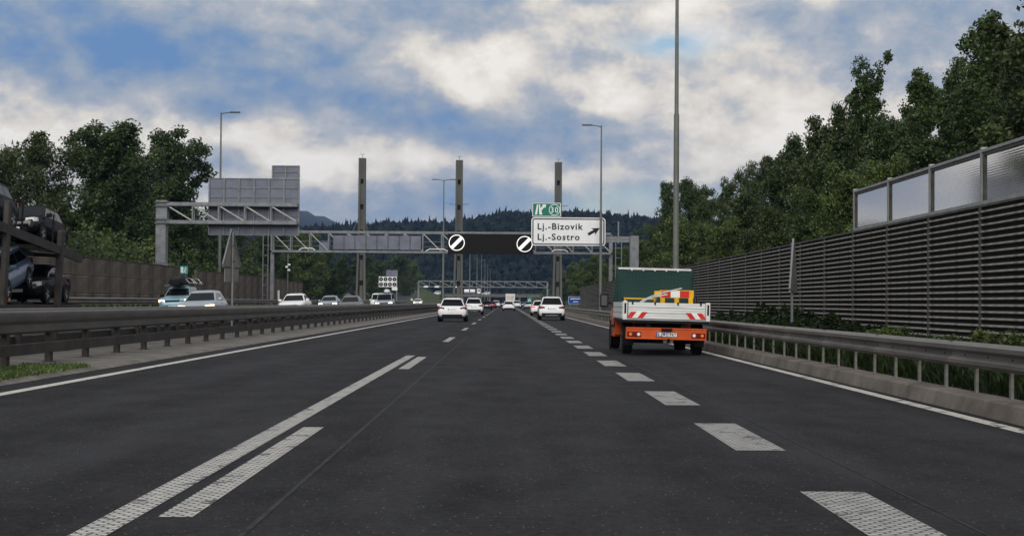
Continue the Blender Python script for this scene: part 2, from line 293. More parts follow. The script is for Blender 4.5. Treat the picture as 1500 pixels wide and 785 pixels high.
# ------------------------------------------------------------------ mesh helpers
class MB:
    def __init__(s): s.v = []; s.f = []; s.uv = None
    def add(s, vs, fs):
        o = len(s.v); s.v += [tuple(v) for v in vs]; s.f += [tuple(i + o for i in f) for f in fs]; return s
    def hexa(s, p):   # 8 points: bottom 4 ccw, top 4 ccw
        return s.add(p, [(3, 2, 1, 0), (4, 5, 6, 7), (0, 1, 5, 4), (1, 2, 6, 5), (2, 3, 7, 6), (3, 0, 4, 7)])
    def box(s, x0, x1, y0, y1, z0, z1):
        return s.hexa([(x0, y0, z0), (x1, y0, z0), (x1, y1, z0), (x0, y1, z0), (x0, y0, z1), (x1, y0, z1), (x1, y1, z1), (x0, y1, z1)])
    def bbox(s, x0, x1, y0, y1, z0, z1, b=.02):   # box with chamfered vertical and top edges
        def ring(i, z): return [(x0 + i, y0 + b, z), (x0 + b, y0 + i, z), (x1 - b, y0 + i, z), (x1 - i, y0 + b, z), (x1 - i, y1 - b, z), (x1 - b, y1 - i, z), (x0 + b, y1 - i, z), (x0 + i, y1 - b, z)]
        return s.loft([ring(b * .7, z0), ring(0, z0 + b), ring(0, z1 - b), ring(b * .7, z1)])
    def loft(s, rings, cap=True, closed=True):
        n = len(rings[0]); vs = [p for r in rings for p in r]; fs = []
        for i in range(len(rings) - 1):
            for j in range(n if closed else n - 1):
                k = (j + 1) % n; fs.append((i * n + j, i * n + k, (i + 1) * n + k, (i + 1) * n + j))
        if cap: fs.append(tuple(range(n - 1, -1, -1))); fs.append(tuple((len(rings) - 1) * n + j for j in range(n)))
        return s.add(vs, fs)
    def tube(s, pts, r, n=8, cap=True):
        pts = [Vector(p) for p in pts]; rs = r if isinstance(r, (list, tuple)) else [r] * len(pts); rings = []
        for i, p in enumerate(pts):
            d = (pts[min(i + 1, len(pts) - 1)] - pts[max(i - 1, 0)]).normalized()
            a = d.cross(Vector((0, 0, 1)) if abs(d.z) < .9 else Vector((1, 0, 0))).normalized(); b = d.cross(a)
            rings.append([p + (a * math.cos(t) + b * math.sin(t)) * rs[i] for t in [2 * math.pi * k / n for k in range(n)]])
        return s.loft(rings, cap)
    def bar(s, a, b, wx, wz):  # square bar between two points
        a, b = Vector(a), Vector(b); d = (b - a).normalized(); u = d.cross(Vector((0, 1, 0)) if abs(d.y) < .9 else Vector((0, 0, 1))).normalized(); v = d.cross(u)
        q = lambda c: [c + u * i * wx / 2 + v * j * wz / 2 for i, j in ((-1, -1), (1, -1), (1, 1), (-1, 1))]
        return s.loft([q(a), q(b)])
    def prism(s, poly, y0, y1):  # polygon in x,z extruded along y
        return s.loft([[(x, y0, z) for x, z in poly], [(x, y1, z) for x, z in poly]])
    def prism_y(s, poly, x0, x1):  # polygon in y,z extruded along x
        return s.loft([[(x0, y, z) for y, z in poly], [(x1, y, z) for y, z in poly]])
    def ring(s, c, r0, r1, y0, y1, n=28):
        pr = [(r0, y0), (r1, y0), (r1, y1), (r0, y1)]; o = len(s.v)
        for k in range(n):
            t = 2 * math.pi * k / n
            for (r, y) in pr: s.v.append((c[0] + r * math.cos(t), c[1] + y, c[2] + r * math.sin(t)))
        for k in range(n):
            for j in range(4):
                a, b = o + k * 4 + j, o + k * 4 + (j + 1) % 4; c2, d = o + (k + 1) % n * 4 + (j + 1) % 4, o + (k + 1) % n * 4 + j
                s.f.append((a, b, c2, d))
        return s
    def lathe_x(s, prof, cx, cy, cz, n=20):  # profile (x offset, radius) revolved about the x axis
        rings = [[(cx + x, cy + r * math.cos(2 * math.pi * k / n), cz + r * math.sin(2 * math.pi * k / n)) for k in range(n)] for x, r in prof]
        return s.loft(rings)
    def mesh(s, name, m, smooth=False, ang=40):
        me = bpy.data.meshes.new(name); me.from_pydata([tuple(v) for v in s.v], [], s.f); me.materials.append(M[m])
        bm = bmesh.new(); bm.from_mesh(me); bmesh.ops.recalc_face_normals(bm, faces=bm.faces); bm.to_mesh(me); bm.free()
        if smooth:
            me.polygons.foreach_set('use_smooth', [True] * len(me.polygons)); me.set_sharp_from_angle(angle=R(ang))
        return me
    def build(s, name, m, parent=None, loc=(0, 0, 0), rot=(0, 0, 0), smooth=False, ang=40):
        return link(name, s.mesh(name, m, smooth, ang), parent, loc, rot)
def link(name, me, parent=None, loc=(0, 0, 0), rot=(0, 0, 0)):
    o = bpy.data.objects.new(name, me); col.objects.link(o); o.parent = parent; o.location = loc; o.rotation_euler = rot; return o
def tag(o, label=None, cat=None, group=None, kind=None):
    if label: o['label'] = label
    if cat: o['category'] = cat
    if group: o['group'] = group
    if kind: o['kind'] = kind
    return o
def thing(name, label, cat, loc=(0, 0, 0), rz=0., group=None, ry=0., rx=0.):
    o = bpy.data.objects.new(name, None); o.empty_display_size = .3; col.objects.link(o); o.location = loc; o.rotation_euler = (rx, ry, rz)
    return tag(o, label, cat, group)
def copy_tree(o, parent=None):
    c = o.copy(); col.objects.link(c); c.parent = parent
    for ch in list(o.children): copy_tree(ch, c)
    return c
def B(*a): return MB().box(*a)
def rrect(x0, x1, z0, z1, r, n=4):
    p = []
    for cx_, cz_, a0 in ((x1 - r, z1 - r, 0), (x0 + r, z1 - r, 90), (x0 + r, z0 + r, 180), (x1 - r, z0 + r, 270)):
        for k in range(n + 1):
            t = R(a0 + 90 * k / n); p.append((cx_ + r * math.cos(t), cz_ + r * math.sin(t)))
    return p
def lettering(txt, parent, x0, x1, z0, z1, y, m, name='lettering', depth=.012, bold=.012, space=1.12, rot=(0, 0, 0)):
    """text fitted into x0..x1, z0..z1 (of the capitals), facing -y"""
    c = bpy.data.curves.new('t', 'FONT'); c.body = txt; c.size = 1; c.extrude = .001; c.offset = bold; c.space_character = space; c.resolution_u = 3
    o = bpy.data.objects.new('t', c); col.objects.link(o); dg = bpy.context.evaluated_depsgraph_get()
    me = bpy.data.meshes.new_from_object(o.evaluated_get(dg)); bpy.data.objects.remove(o); bpy.data.curves.remove(c)
    xs = [v.co.x for v in me.vertices]; a, b = min(xs), max(xs)
    sx_ = (x1 - x0) / (b - a); sz_ = (z1 - z0) / .70
    for v in me.vertices: v.co = (x0 + (v.co.x - a) * sx_, y - (v.co.z / .001) * depth / 2, z0 + v.co.y * sz_)
    me.materials.clear(); me.materials.append(M[m]); return link(name, me, parent)

# ------------------------------------------------------------------ ground, roads, markings
XL, XR = -7.25, 5.40             # our carriageway
OX0, OX1 = -10.75, -22.2         # opposite carriageway (banked, rising to the left)
def oz(x): return .10 + .04 * (-10.5 - x)
YN, YF = -25.0, 1500.0
def strip(name, m, prof, y0=YN, y1=YF, kind='structure', ny=1):
    mb = MB()
    for k in range(ny + 1):
        for x, z in prof: mb.v.append((x, y0 + (y1 - y0) * k / ny, z))
    n = len(prof)
    for k in range(ny):
        for j in range(n - 1): mb.f.append((k * n + j, k * n + j + 1, (k + 1) * n + j + 1, (k + 1) * n + j))
    return tag(mb.build(name, m), kind=kind)
tag(B(-6000, 6000, -400, 9000, -.6, -.12).build('ground', 'grass_ground'), kind='structure')
strip('road', 'asphalt', [(XL, 0), (XR, 0)])
strip('opposite_road', 'asphalt_opposite', [(OX1, oz(OX1)), (OX0, oz(OX0))])
strip('median', 'concrete', [(OX0, oz(OX0) - .004), (-10.4, .09), (-8.9, .06), (-7.4, .05), (XL, .004)])
strip('left_verge', 'soil', [(-60, -.1), (-44, .2), (-30, .62), (-24, .66), (OX1, oz(OX1) - .004)])
kp = [(XR - .004, -.05), (XR, .0), (XR + .05, .17), (XR + .08, .19), (XR + .36, .20), (XR + .365, .12)]
strip('kerb', 'kerb', kp, ny=1)
strip('right_verge', 'soil', [(XR + .36, .15), (6.6, .2), (8.2, .3), (9.7, .36), (12, .3), (30, .1), (60, -.1)])

def marking(name, m, x0, x1, y0, y1, z=.004):
    mb = MB(); mb.add([(x0, y0, z), (x1, y0, z), (x1, y1, z), (x0, y1, z)], [(0, 1, 2, 3)]); return mb
road_o = bpy.data.objects['road']
def mk(name, m, x0, x1, y0, y1, z=.004): return marking(name, m, x0, x1, y0, y1, z).build(name, m, road_o)
mk('edge_line', 'mark_edge', -6.72, -6.52, YN, YF)
mk('edge_line', 'mark_edge', 5.06, 5.24, YN, YF)
mk('solid_line', 'mark_line', -2.31, -2.11, YN, 37.0)
y = 9.2
while y < 480: mk('lane_dash', 'mark_line', -2.0, -1.8, y, y + 6.6); y += 20.4
mk('lane_dash', 'mark_line', -2.0, -1.8, -11, -4.6)
y = 7.6
k = 0
while y < 420:
    mk('wide_dash', 'mark_wide', 1.97, 2.40, y, y + 3.05); y += 6.0
mk('wide_dash', 'mark_wide', 1.97, 2.40, 1.6, 4.6)
mat('seam', (.028, .028, .028), .8, 0, .5, 6, .2, 20)
mk('seam', 'seam', -1.42, -1.385, 5, 60, .003); mk('seam', 'seam', 2.62, 2.645, 3, 40, .003)
opp = bpy.data.objects['opposite_road']
for xa, xb in ((-11.45, -11.25), (-20.4, -20.2)):
    mb = MB(); mb.add([(xa, YN, oz(xa) + .004), (xb, YN, oz(xb) + .004), (xb, YF, oz(xb) + .004), (xa, YF, oz(xa) + .004)], [(0, 1, 2, 3)]); mb.build('edge_line', 'mark_edge', opp)
for i in range(22):
    y = 6 + i * 18; mb = MB(); xa, xb = -16.0, -15.85; mb.add([(xa, y, oz(xa) + .004), (xb, y, oz(xb) + .004), (xb, y + 6, oz(xb) + .004), (xa, y + 6, oz(xa) + .004)], [(0, 1, 2, 3)]); mb.build('lane_dash', 'mark_line', opp)

# ------------------------------------------------------------------ guard rails
def wprofile(z0, z1, d):   # W beam, face towards +x
    h = z1 - z0; pts = [(0, 0), (.25, .06), (1, .16), (1, .30), (.28, .44), (.28, .56), (1, .70), (1, .86), (.35, .97), (0, 1.0)]
    o = [(d * a, z0 + h * b) for a, b in pts]; i = [(d * a - .012, z0 + h * b) for a, b in reversed(pts)]
    return o + i
def railing(name, label, x, zg, face, beam_prof, y0, y1, post_step, pmesh, low=None, far_step=None, far_from=None, beam_mat='rail', group=None, seg=4.0):
    t = thing(name, label, 'guard rail', (x, 0, zg), 0, group)
    bmh = MB().loft([[(px_ * face, yy, pz) for px_, pz in beam_prof] for yy in (0, seg - .004)]).mesh('beam', beam_mat, True, 25)
    bolt = MB()
    lm = MB().loft([[(px_ * face, yy, pz) for px_, pz in low] for yy in (0, seg - .004)]).mesh('lower_rail', 'rail_dark', True, 25) if low else None
    yy = y0
    while yy < y1:
        link('beam', bmh, t, (0, yy, 0))
        if lm: link('lower_rail', lm, t, (0, yy, 0))
        yy += seg
    yy = y0 + .6
    while yy < y1:
        link('post', pmesh, t, (0, yy, 0)); yy += post_step if (far_from is None or yy < far_from) else far_step
    return t
# right-hand rail: W beam on slim channel posts
pm = MB().loft([[(a, b, z) for a, b in ((-.018, -.03), (.018, -.03), (.018, .03), (-.018, .03))] for z in (-.02, .62)]).mesh('post', 'post_light')
prof = wprofile(.33, .64, .085)
rr_ = railing('guard_rail', 'weathered grey guard rail on closely spaced thin posts along the right kerb', 5.70, .17, -1, [(a + .07, z) for a, z in prof], -8, 420, 1.333, pm, far_step=4.0, far_from=210)
hole = MB().box(-.158, -.154, -.02, .02, .47, .50).mesh('bolt', 'hole')
for k in range(70): link('bolt', hole, rr_, (0, 8.4 + k * .9, 0))
cap_ = MB().box(-.12, -.02, -.03, .0, .641, .646).box(-.12, -.02, .05, .08, .641, .646).mesh('splice_plate', 'ink')
for k in range(24): link('splice_plate', cap_, rr_, (0, 12 + k * 4, 0))
# median rails
pm2 = MB().box(-.055, .055, -.09, .09, .0, .72).box(-.10, .10, -.13, .13, .0, .02).mesh('post', 'rail_dark')
profm = [(.0, .57), (.05, .57), (.09, .61), (.075, .74), (.11, .80), (.115, .90), (.10, .96), (.06, .99), (-.06, .99), (-.10, .96), (-.115, .90), (-.09, .74), (-.10, .61), (-.05, .57)]
profl = [(.055, .19), (.13, .20), (.13, .39), (.055, .40)]
railing('guard_rail', 'brown grey double guard rail with lower rail along the left edge of our road', -8.75, .05, 1, profm, -10, 420, 2.66, pm2, low=profl, far_step=5.32, far_from=260, beam_mat='rail_median')
railing('guard_rail', 'second median guard rail facing the oncoming cars, behind the nearer one', -10.15, .07, -1, profm, -10, 420, 2.66, pm2, low=profl, far_step=5.32, far_from=260, beam_mat='rail_median')
pm3 = MB().box(-.05, .05, -.06, .06, .0, .66).mesh('post', 'post_steel')
railing('guard_rail', 'pale guard rail beyond the oncoming cars in front of the brown noise wall', -22.75, oz(-22.4), 1, [(a + .06, z) for a, z in wprofile(.46, .79, .085)], 40, 420, 2.66, pm3, far_step=5.32, far_from=260)

# ------------------------------------------------------------------ right noise wall
WX = 9.80; WZ0, WZ1 = .36, 3.27
wall = thing('noise_wall', 'dark louvred noise wall with glass panes on its near end, right of the road', 'noise wall', (WX, 0, 0))
post_y = [-7.4 + 4 * k for k in range(55)]
pst = MB().box(-.09, .09, -.08, .08, WZ0 - .2, WZ1 + .0).mesh('post', 'wall_post')
pit = .1365; nsl = int((WZ1 - WZ0) / pit)
prof = [(-.05, .0), (-.11, .006), (-.115, .02), (-.105, .045), (-.05, .055)]
smesh = MB().loft([[(a, yy, b) for a, b in prof] for yy in (0.085, 3.915)]).mesh('slat', 'slat')
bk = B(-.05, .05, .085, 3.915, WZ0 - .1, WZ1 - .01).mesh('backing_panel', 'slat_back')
tr = B(-.10, .08, .085, 3.915, WZ1 - .005, WZ1 + .045).mesh('top_rail', 'wall_post')
rest = MB(); cnt = 0
for i, yy in enumerate(post_y):
    link('post', pst, wall, (0, yy, 0))
    if i == len(post_y) - 1: break
    link('backing_panel', bk, wall, (0, yy, 0)); link('top_rail', tr, wall, (0, yy, 0))
    for j in range(nsl):
        z = WZ0 + .05 + j * pit
        if yy >= 28 and cnt < 300: link('slat', smesh, wall, (0, yy, z)); cnt += 1
        else: rest.loft([[(a, yy + q, z + b) for a, b in prof] for q in (.085, 3.915)])
tag(rest.build('slat', 'slat', wall), kind='stuff')
GZ0, GZ1 = 3.30, 4.42
gp = MB().box(-.07, .05, -.05, .05, WZ1 - .05, GZ1 + .08).mesh('glass_post', 'wall_frame')
gpane = MB().box(-.012, .008, .09, 3.91, GZ0 + .10, GZ1 - .05).mesh('glass_pane', 'pane')
gtop = MB().box(-.07, .04, .05, 3.95, GZ1 - .03, GZ1 + .03).mesh('frame_rail', 'wall_frame'); gbot = MB().box(-.075, .045, .05, 3.95, GZ0 + .02, GZ0 + .09).mesh('frame_rail', 'wall_frame')
gdk = MB().box(-.045, .035, .05, .14, GZ0 + .09, GZ1 - .03).mesh('gasket', 'wall_post')
gdt = MB().box(-.045, .035, .14, 3.95, GZ1 - .10, GZ1 - .03).mesh('gasket', 'wall_post')
for yy in [v for v in post_y if v < 45]:
    link('glass_post', gp, wall, (0, yy, 0))
    if yy < 44:
        p_ = link('glass_pane', gpane, wall, (0, yy, 0)); link('frame_rail', gtop, wall, (0, yy, 0)); link('frame_rail', gbot, wall, (0, yy, 0))
        for q in (0, 3.86): link('gasket', gdk, wall, (0, yy + (q if q == 0 else q - .05), 0))
        link('gasket', gdt, wall, (0, yy, 0))

# ------------------------------------------------------------------ left noise wall (three runs)
def brown_wall(label, x, z0, z1, y0, n):
    t = thing('noise_wall', label, 'noise wall', (x, 0, 0), 0, 'brown noise walls beyond the oncoming lanes')
    h = (z1 - z0) / 3
    pm_ = MB().box(-.1, .13, -.11, .11, z0, z1 + .05).mesh('post', 'brownwall_post')
    pn = MB().box(-.06, .06, .11, 3.89, .01, h - .01)
    for k in range(7): pn.box(.06, .12, .12, 3.88, .03 + k * (h - .04) / 7, .03 + k * (h - .04) / 7 + (h - .04) / 7 * .55)
    pn = pn.mesh('panel', 'brownwall'); cp = MB().box(-.1, .15, .11, 3.89, z1, z1 + .07).mesh('coping', 'brownwall_post')
    for i in range(n + 1):
        link('post', pm_, t, (0, y0 + 4 * i, 0))
        if i < n:
            link('coping', cp, t, (0, y0 + 4 * i, 0))
            for j in range(3): link('panel', pn, t, (0, y0 + 4 * i, z0 + j * h))
    return t
brown_wall('long brown ribbed noise wall behind the car transporter', -25.0, .62, 3.72, 48, 19)
brown_wall('middle run of brown noise wall behind the silver and pale blue cars', -25.0, .62, 3.62, 128, 13)
brown_wall('short far run of brown noise wall with the camera pole', -25.6, .62, 3.5, 183, 4)

# ------------------------------------------------------------------ lamp posts
def lamp_post(label, x, y, h, heads, zg=.1, r=.12, group='street lamps'):
    t = thing('street_lamp', label, 'street lamp', (x, y, zg), 0, group)
    MB().tube([(0, 0, 0), (0, 0, h * .52)], [r, r * .82], 10).build('lower_shaft', 'pole', t, smooth=True)
    MB().tube([(0, 0, h * .52), (0, 0, h)], [r * .66, r * .42], 10).build('upper_shaft', 'pole', t, smooth=True)
    MB().tube([(0, 0, 0), (0, 0, .5)], r * 1.35, 10).build('base', 'galv', t, smooth=True)
    for s in heads:
        MB().tube([(0, 0, h - .15), (s * .5, 0, h - .02), (s * 1.0, 0, h)], r * .35, 6).build('arm', 'pole', t, smooth=True)
        MB().loft([[(s * xx, a, h + b) for a, b in ((-q, 0), (-q * .8, .09), (q * .8, .09), (q, 0), (q * .7, -.04), (-q * .7, -.04))] for xx, q in ((.85, .08), (1.1, .16), (1.7, .15), (1.8, .07))]).build('lamp_head', 'galv_dark', t, smooth=True)
    return t
def top_h(py, px, Y): return at(px, py, Y).z
p = at(990, 392, 82); lamp_post('tall near lamp post rising out of the picture behind the orange truck', p.x, 82, 21.0, (-1,), r=.17)
Y_ = 148; p = at(881, 184, Y_); lamp_post('slim lamp post passing in front of the white exit sign', p.x, Y_, p.z - .1, (-1,), r=.15)
Y_ = 150; p = at(324, 165, Y_); lamp_post('lamp post behind the back of the cantilever sign on the left', p.x, Y_, p.z - .6, (1,), zg=.6, r=.16)
for i, (px, Y_, lab) in enumerate(((650, 240, 'nearest T-shaped median lamp post, left of the middle pylon'), (689, 418, 'second T-shaped lamp post in the median row, right of the middle pylon'), (699.5, 520, 'third T-shaped lamp post in the median row'),
        (706, 600, 'fourth T-shaped lamp post in the median row'), (711, 690, 'fifth T-shaped lamp post in the median row'), (715, 780, 'sixth T-shaped lamp post in the median row'), (719, 880, 'farthest T-shaped lamp post in the median row'))):
    p = at(px, 300, Y_); lamp_post(lab, p.x, Y_, 19.6, (-1, 1), r=.17, group='median street lamps')

# ------------------------------------------------------------------ three tall pylons
def pylon(label, px, ptop, Y_, wires):
    pt = at(px, ptop, Y_); H = pt.z
    t = thing('pylon', label, 'pylon', (pt.x, Y_, 0), 0, 'three tall pylons')
    for s in (-1, 1):
        wd = .42
        MB().loft([[(s * c + a * wd / 2, b * .7, z) for a, b in ((-1, -1), (1, -1), (1, 1), (-1, 1))] for z, c in ((.0, .95 if s < 0 else .72), (9, .72 if s < 0 else .6), (16, .53), (H, .5))]).build('column_leg', 'pylon', t)
    z = 5.0; prev = 1.2
    while z < H - 2:
        MB().box(-.31, .31, -.45, .45, prev, z - .55).build('web_panel', 'pylon', t)
        MB().box(-.30, .30, -.1, .1, z - .55, z + .45).build('opening', 'hole', t)
        prev = z + .45; z += 5.1
    MB().box(-.31, .31, -.45, .45, prev, H).build('web_panel', 'pylon', t)
    MB().box(-1.15, 1.0, -.9, .9, 0, 1.6).build('footing', 'concrete', t)
    a = MB(); a.tube([(0, 0, H), (0, 0, H + .7)], .05, 6); a.tube([(-.4, 0, H + .95), (0, 0, H + .6), (.4, 0, H + .95)], .05, 6); a.build('lightning_rod', 'pole', t)
    if wires:
        for s in (-1, 1): MB().tube([(s * .7, 0, H * .60), (s * (3.0 if s < 0 else 1.9), -2, H * .40)], .06, 5).build('guy_wire', 'pole', t)
        MB().tube([(.7, 0, H * .56), (2.0, 0, H * .565)], .06, 5).build('bracket', 'pole', t)
    else:
        for s in (-1, 1): MB().tube([(s * .7, 0, H * .70), (s * 2.0, 0, H * .705)], .06, 5).build('bracket', 'pole', t)
    return t
pylon('tall grey pylon with guy wires, leftmost of the three', 531, 232, 320, True)
pylon('tall grey pylon in the median, middle of the three', 673, 235, 320, False)
pylon('tall grey pylon behind the white exit sign, rightmost of the three', 818, 238, 320, None)

# ------------------------------------------------------------------ trusses and gantries
def truss(t, xa, xb, y, z0, z1, n, depth=1.1, c=.2, diag=True, m='galv'):
    for dy in (0, depth):
        nm = 'front_chord' if dy == 0 else 'rear_chord'
        MB().box(xa, xb, y + dy - c / 2, y + dy + c / 2, z1 - c, z1).build(nm, m, t); MB().box(xa, xb, y + dy - c / 2, y + dy + c / 2, z0, z0 + c).build(nm, m, t)
    st = (xb - xa) / n
    for i in range(n):
        for dy in (0, depth):
            x = xa + st * i
            MB().box(x - .05, x + .05, y + dy - .05, y + dy + .05, z0 + c, z1 - c).build('upright', m, t)
            if diag and dy == 0: MB().bar((x + .06, y + dy, z1 - c), (x + st - .06, y + dy, z0 + c), .10, .10).build('diagonal', 'wall_frame', t)
        MB().box(x - .05, x + .05, y + .1, y + depth - .1, z0 + .03, z0 + .12).build('cross_bar', m, t)
def ladder(t, x0, x1, y, z0, z1, name='ladder'):
    m = MB()
    for x in (x0, x1): m.box(x - .04, x + .04, y - .04, y + .04, z0, z1)
    z = z0 + .4
    while z < z1: m.box(x0 + .04, x1 - .04, y - .025, y + .025, z - .025, z + .025); z += 1.0
    return m.build(name, 'galv', t)

# main gantry over both carriageways
GY = 159.0
gl = at(398, 369, GY); gr = at(895, 376, GY); zt = at(620, 339, GY).z; zb = at(620, 371, GY).z
g = thing('sign_gantry', 'grey lattice sign gantry spanning all lanes with a black display', 'gantry', (0, GY, 0))
truss(g, gl.x, gr.x, 0, zb, zt, 18, 1.2, .22)
for x in (gl.x, gr.x):
    MB().box(x - .17, x + .17, .3, .9, .1, zb - .002).build('post', 'galv', g)
    MB().box(x - .17, x + .17, .3, .9, zb + .2, zt - .2).build('post_head', 'galv', g)
    MB().box(x - .5, x + .5, 0, 1.2, .0, .35).build('footing', 'concrete', g)
ladder(g, gl.x - .95, gl.x - .45, .6, .4, zt - .1); ladder(g, gr.x + .5, gr.x + 1.1, .6, .4, zt - .3)
for zz in (.45, .95): MB().box(gl.x + .2, gr.x - .2, 1.0, 1.04, zb + .2 + zz, zb + .25 + zz).build('hand_rail', 'galv', g)
MB().box(gl.x + .2, gr.x - .2, .12, 1.08, zb + .10, zb + .14).build('walkway', 'galv_dark', g)
for px in (447, 523, 580): # hanging cable ends
    q = at(px, 374, GY); MB().tube([(q.x, -.02, zb), (q.x + .02, -.02, zb - .55)], .025, 5).build('cable_end', 'pole', g)
for px, wd in ((450, 1.6), (640, 2.2), (820, 1.6)):
    q = at(px, 366, GY); MB().tube([(q.x - wd / 2, -.12, zb + .22), (q.x - wd / 3, -.12, zb + .42), (q.x + wd / 3, -.12, zb + .42), (q.x + wd / 2, -.12, zb + .22)], .055, 6).build('light_bar', 'sign_white', g)
# back of the oncoming display: panels
a = at(488, 342, GY); b = at(617, 368.5, GY)
n = 8; st_ = (b.x - a.x) / n; a.z -= .16
for i in range(n): MB().bbox(a.x + st_ * i + .02, a.x + st_ * (i + 1) - .02, -.22, -.12, b.z + .14, a.z - .05, .03).build('display_back_panel', 'galv_blue', g)
MB().box(a.x, b.x, .74, .9, b.z + .13, a.z - .04).build('display_back_frame', 'galv_dark', g)
for i in range(1, n, 2): MB().box(a.x + st_ * i - .04, a.x + st_ * i + .04, -.28, -.225, b.z + .1, a.z - .02).build('stiffener', 'galv_dark', g)
a = at(473, 357, GY); MB().box(a.x - .4, a.x + .5, .2, .6, zb + .25, zb + 1.05).build('junction_box', 'galv_blue', g)
# black LED display facing us
a = at(656.5, 342.5, GY); b = at(781, 373, GY)
d_ = MB().box(a.x, b.x, -.45, -.12, b.z, a.z).build('display', 'led_black', g)
d_['label'] = 'black electronic display showing two end-of-restriction circles'
for px, py in ((669, 355.5), (768.5, 357.5)):
    c = at(px, py, GY - .45); r_ = .80
    MB().ring((c.x, -.47, c.z), r_ - .085, r_, -.01, .02, 36).build('lit_ring', 'led_white', d_)
    u = Vector((math.cos(R(45)), 0, math.sin(R(45)))); v = Vector((-u.z, 0, u.x)); cc = Vector((c.x, -.47, c.z)); hw = .17; L_ = .74
    MB().hexa([cc + u * i * L_ + v * j * hw + Vector((0, kk, 0)) for kk in (-.01, .02) for i, j in ((-1, -1), (1, -1), (1, 1), (-1, 1))]).build('lit_stripe', 'led_white', d_)

# cantilever with the white exit sign
CY = 149.0
pc = at(929.5, 390, CY); ptop = at(929.5, 345.5, CY).z
t = thing('cantilever_sign', 'white exit sign for Lj.-Bizovik and Lj.-Sostro on a cantilever post', 'road sign', (0, CY, 0))
MB().bbox(pc.x - .42, pc.x + .42, .2, 1.0, .2, ptop, .05).build('post', 'galv', t)
MB().box(pc.x - .8, pc.x + .8, -.2, 1.4, -.1, .45).build('footing', 'concrete', t)
ax = at(800, 350, CY).x
for py in (348, 352.5):
    z_ = at(880, py, CY).z; MB().box(ax, pc.x - .42, .45, .7, z_ - .13, z_ + .13).build('arm', 'galv', t)
for i in range(5):
    x_ = ax + (pc.x - ax) * (i + .5) / 5.5; MB().box(x_ - .06, x_ + .06, .3, .45, at(880, 356, CY).z, at(880, 324, CY).z).build('bracket', 'galv', t)
a = at(778.5, 317.5, CY); b = at(887, 361, CY)
x0, x1, z0, z1 = a.x, b.x, b.z + .04, a.z - .04
MB().prism(rrect(x0, x1, z0, z1, .32), .16, .24).build('sign_plate', 'sign_white', t)
def frame(xa, xb, za, zb_, r, th, y0, y1):
    m = MB(); o = rrect(xa, xb, za, zb_, r); i = rrect(xa + th, xb - th, za + th, zb_ - th, max(.01, r - th)); n_ = len(o)
    vs = [(x, y, z) for y in (y0, y1) for P in (o, i) for x, z in P]; fs = []
    for k in range(n_):
        q = (k + 1) % n_; fs += [(k, q, n_ + q, n_ + k), (2 * n_ + k, 3 * n_ + k, 3 * n_ + q, 2 * n_ + q), (k, 2 * n_ + k, 2 * n_ + q, q), (n_ + k, n_ + q, 3 * n_ + q, 3 * n_ + k)]
    return m.add(vs, fs)
frame(x0 + .10, x1 - .10, z0 + .10, z1 - .10, .24, .10, .145, .158).build('border', 'ink', t)
def tx(px, py): q = at(px, py, CY + .14); return q.x, q.z
for s, (xa, ya), (xb, yb) in (('Lj.-Bizovik', (787.5, 336), (854, 336.5)), ('Lj.-Sostro', (787.5, 351.3), (849, 351.8))):
    X0, Z0 = tx(xa, ya); X1, _ = tx(xb, yb); lettering(s, t, X0, X1, Z0, Z0 + .58, .15, 'ink', bold=.022, space=1.18)
X0, Z0 = tx(861.5, 343.5); X1, Z1 = tx(878.5, 334)
u = Vector((X1 - X0, 0, Z1 - Z0)); Ln = u.length; u.normalize(); v = Vector((-u.z, 0, u.x)); o_ = Vector((X0, .145, Z0))
ar = [(0, -.13), (Ln - .58, -.13), (Ln - .72, -.37), (Ln, 0), (Ln - .72, .37), (Ln - .58, .13), (0, .13)]
MB().prism([((o_ + u * p_ + v * q_).x, (o_ + u * p_ + v * q_).z) for p_, q_ in ar], .143, .158).build('arrow', 'ink', t)
a = at(779.5, 296.5, CY); b = at(822, 317, CY)
gx0, gx1, gz0, gz1 = a.x, b.x, z1 + .03, a.z
MB().prism(rrect(gx0, gx1, gz0, gz1, .10), .16, .24).build('exit_plate', 'sign_green', t)
frame(gx0 + .03, gx1 - .03, gz0 + .03, gz1 - .03, .08, .06, .145, .158).build('border', 'sign_white', t)
for xx in (gx0 + .5, gx1 - .5): MB().box(xx - .05, xx + .05, .245, .32, z1 - .6, gz1 - .1).build('bracket', 'galv', t)
H_ = gz1 - gz0; zc = (gz0 + gz1) / 2
def gp_(pts): MB().prism([(gx0 + .16 + q * H_, gz0 + r__ * H_) for q, r__ in pts], .145, .158).build('exit_symbol', 'sign_white', t)
gp_([(.08, .16), (.24, .16), (.31, .86), (.22, .86)]); gp_([(.37, .16), (.58, .16), (.50, .50), (.62, .70), (.56, .76), (.84, .86), (.80, .60), (.73, .64), (.60, .44), (.52, .5), (.47, .86), (.37, .86)][:0] or [(.38, .16), (.60, .16), (.53, .45), (.74, .68), (.80, .60), (.86, .88), (.56, .86), (.63, .79), (.46, .60), (.44, .86), (.35, .86)])
cx_ = gx1 - .62; MB().ring((cx_, .15, zc), .47, .53, -.006, .006, 32).build('number_ring', 'sign_white', t)
lettering('30', t, cx_ - .34, cx_ + .34, zc - .26, zc + .26, .15, 'sign_white', bold=0.01, space=1.25)

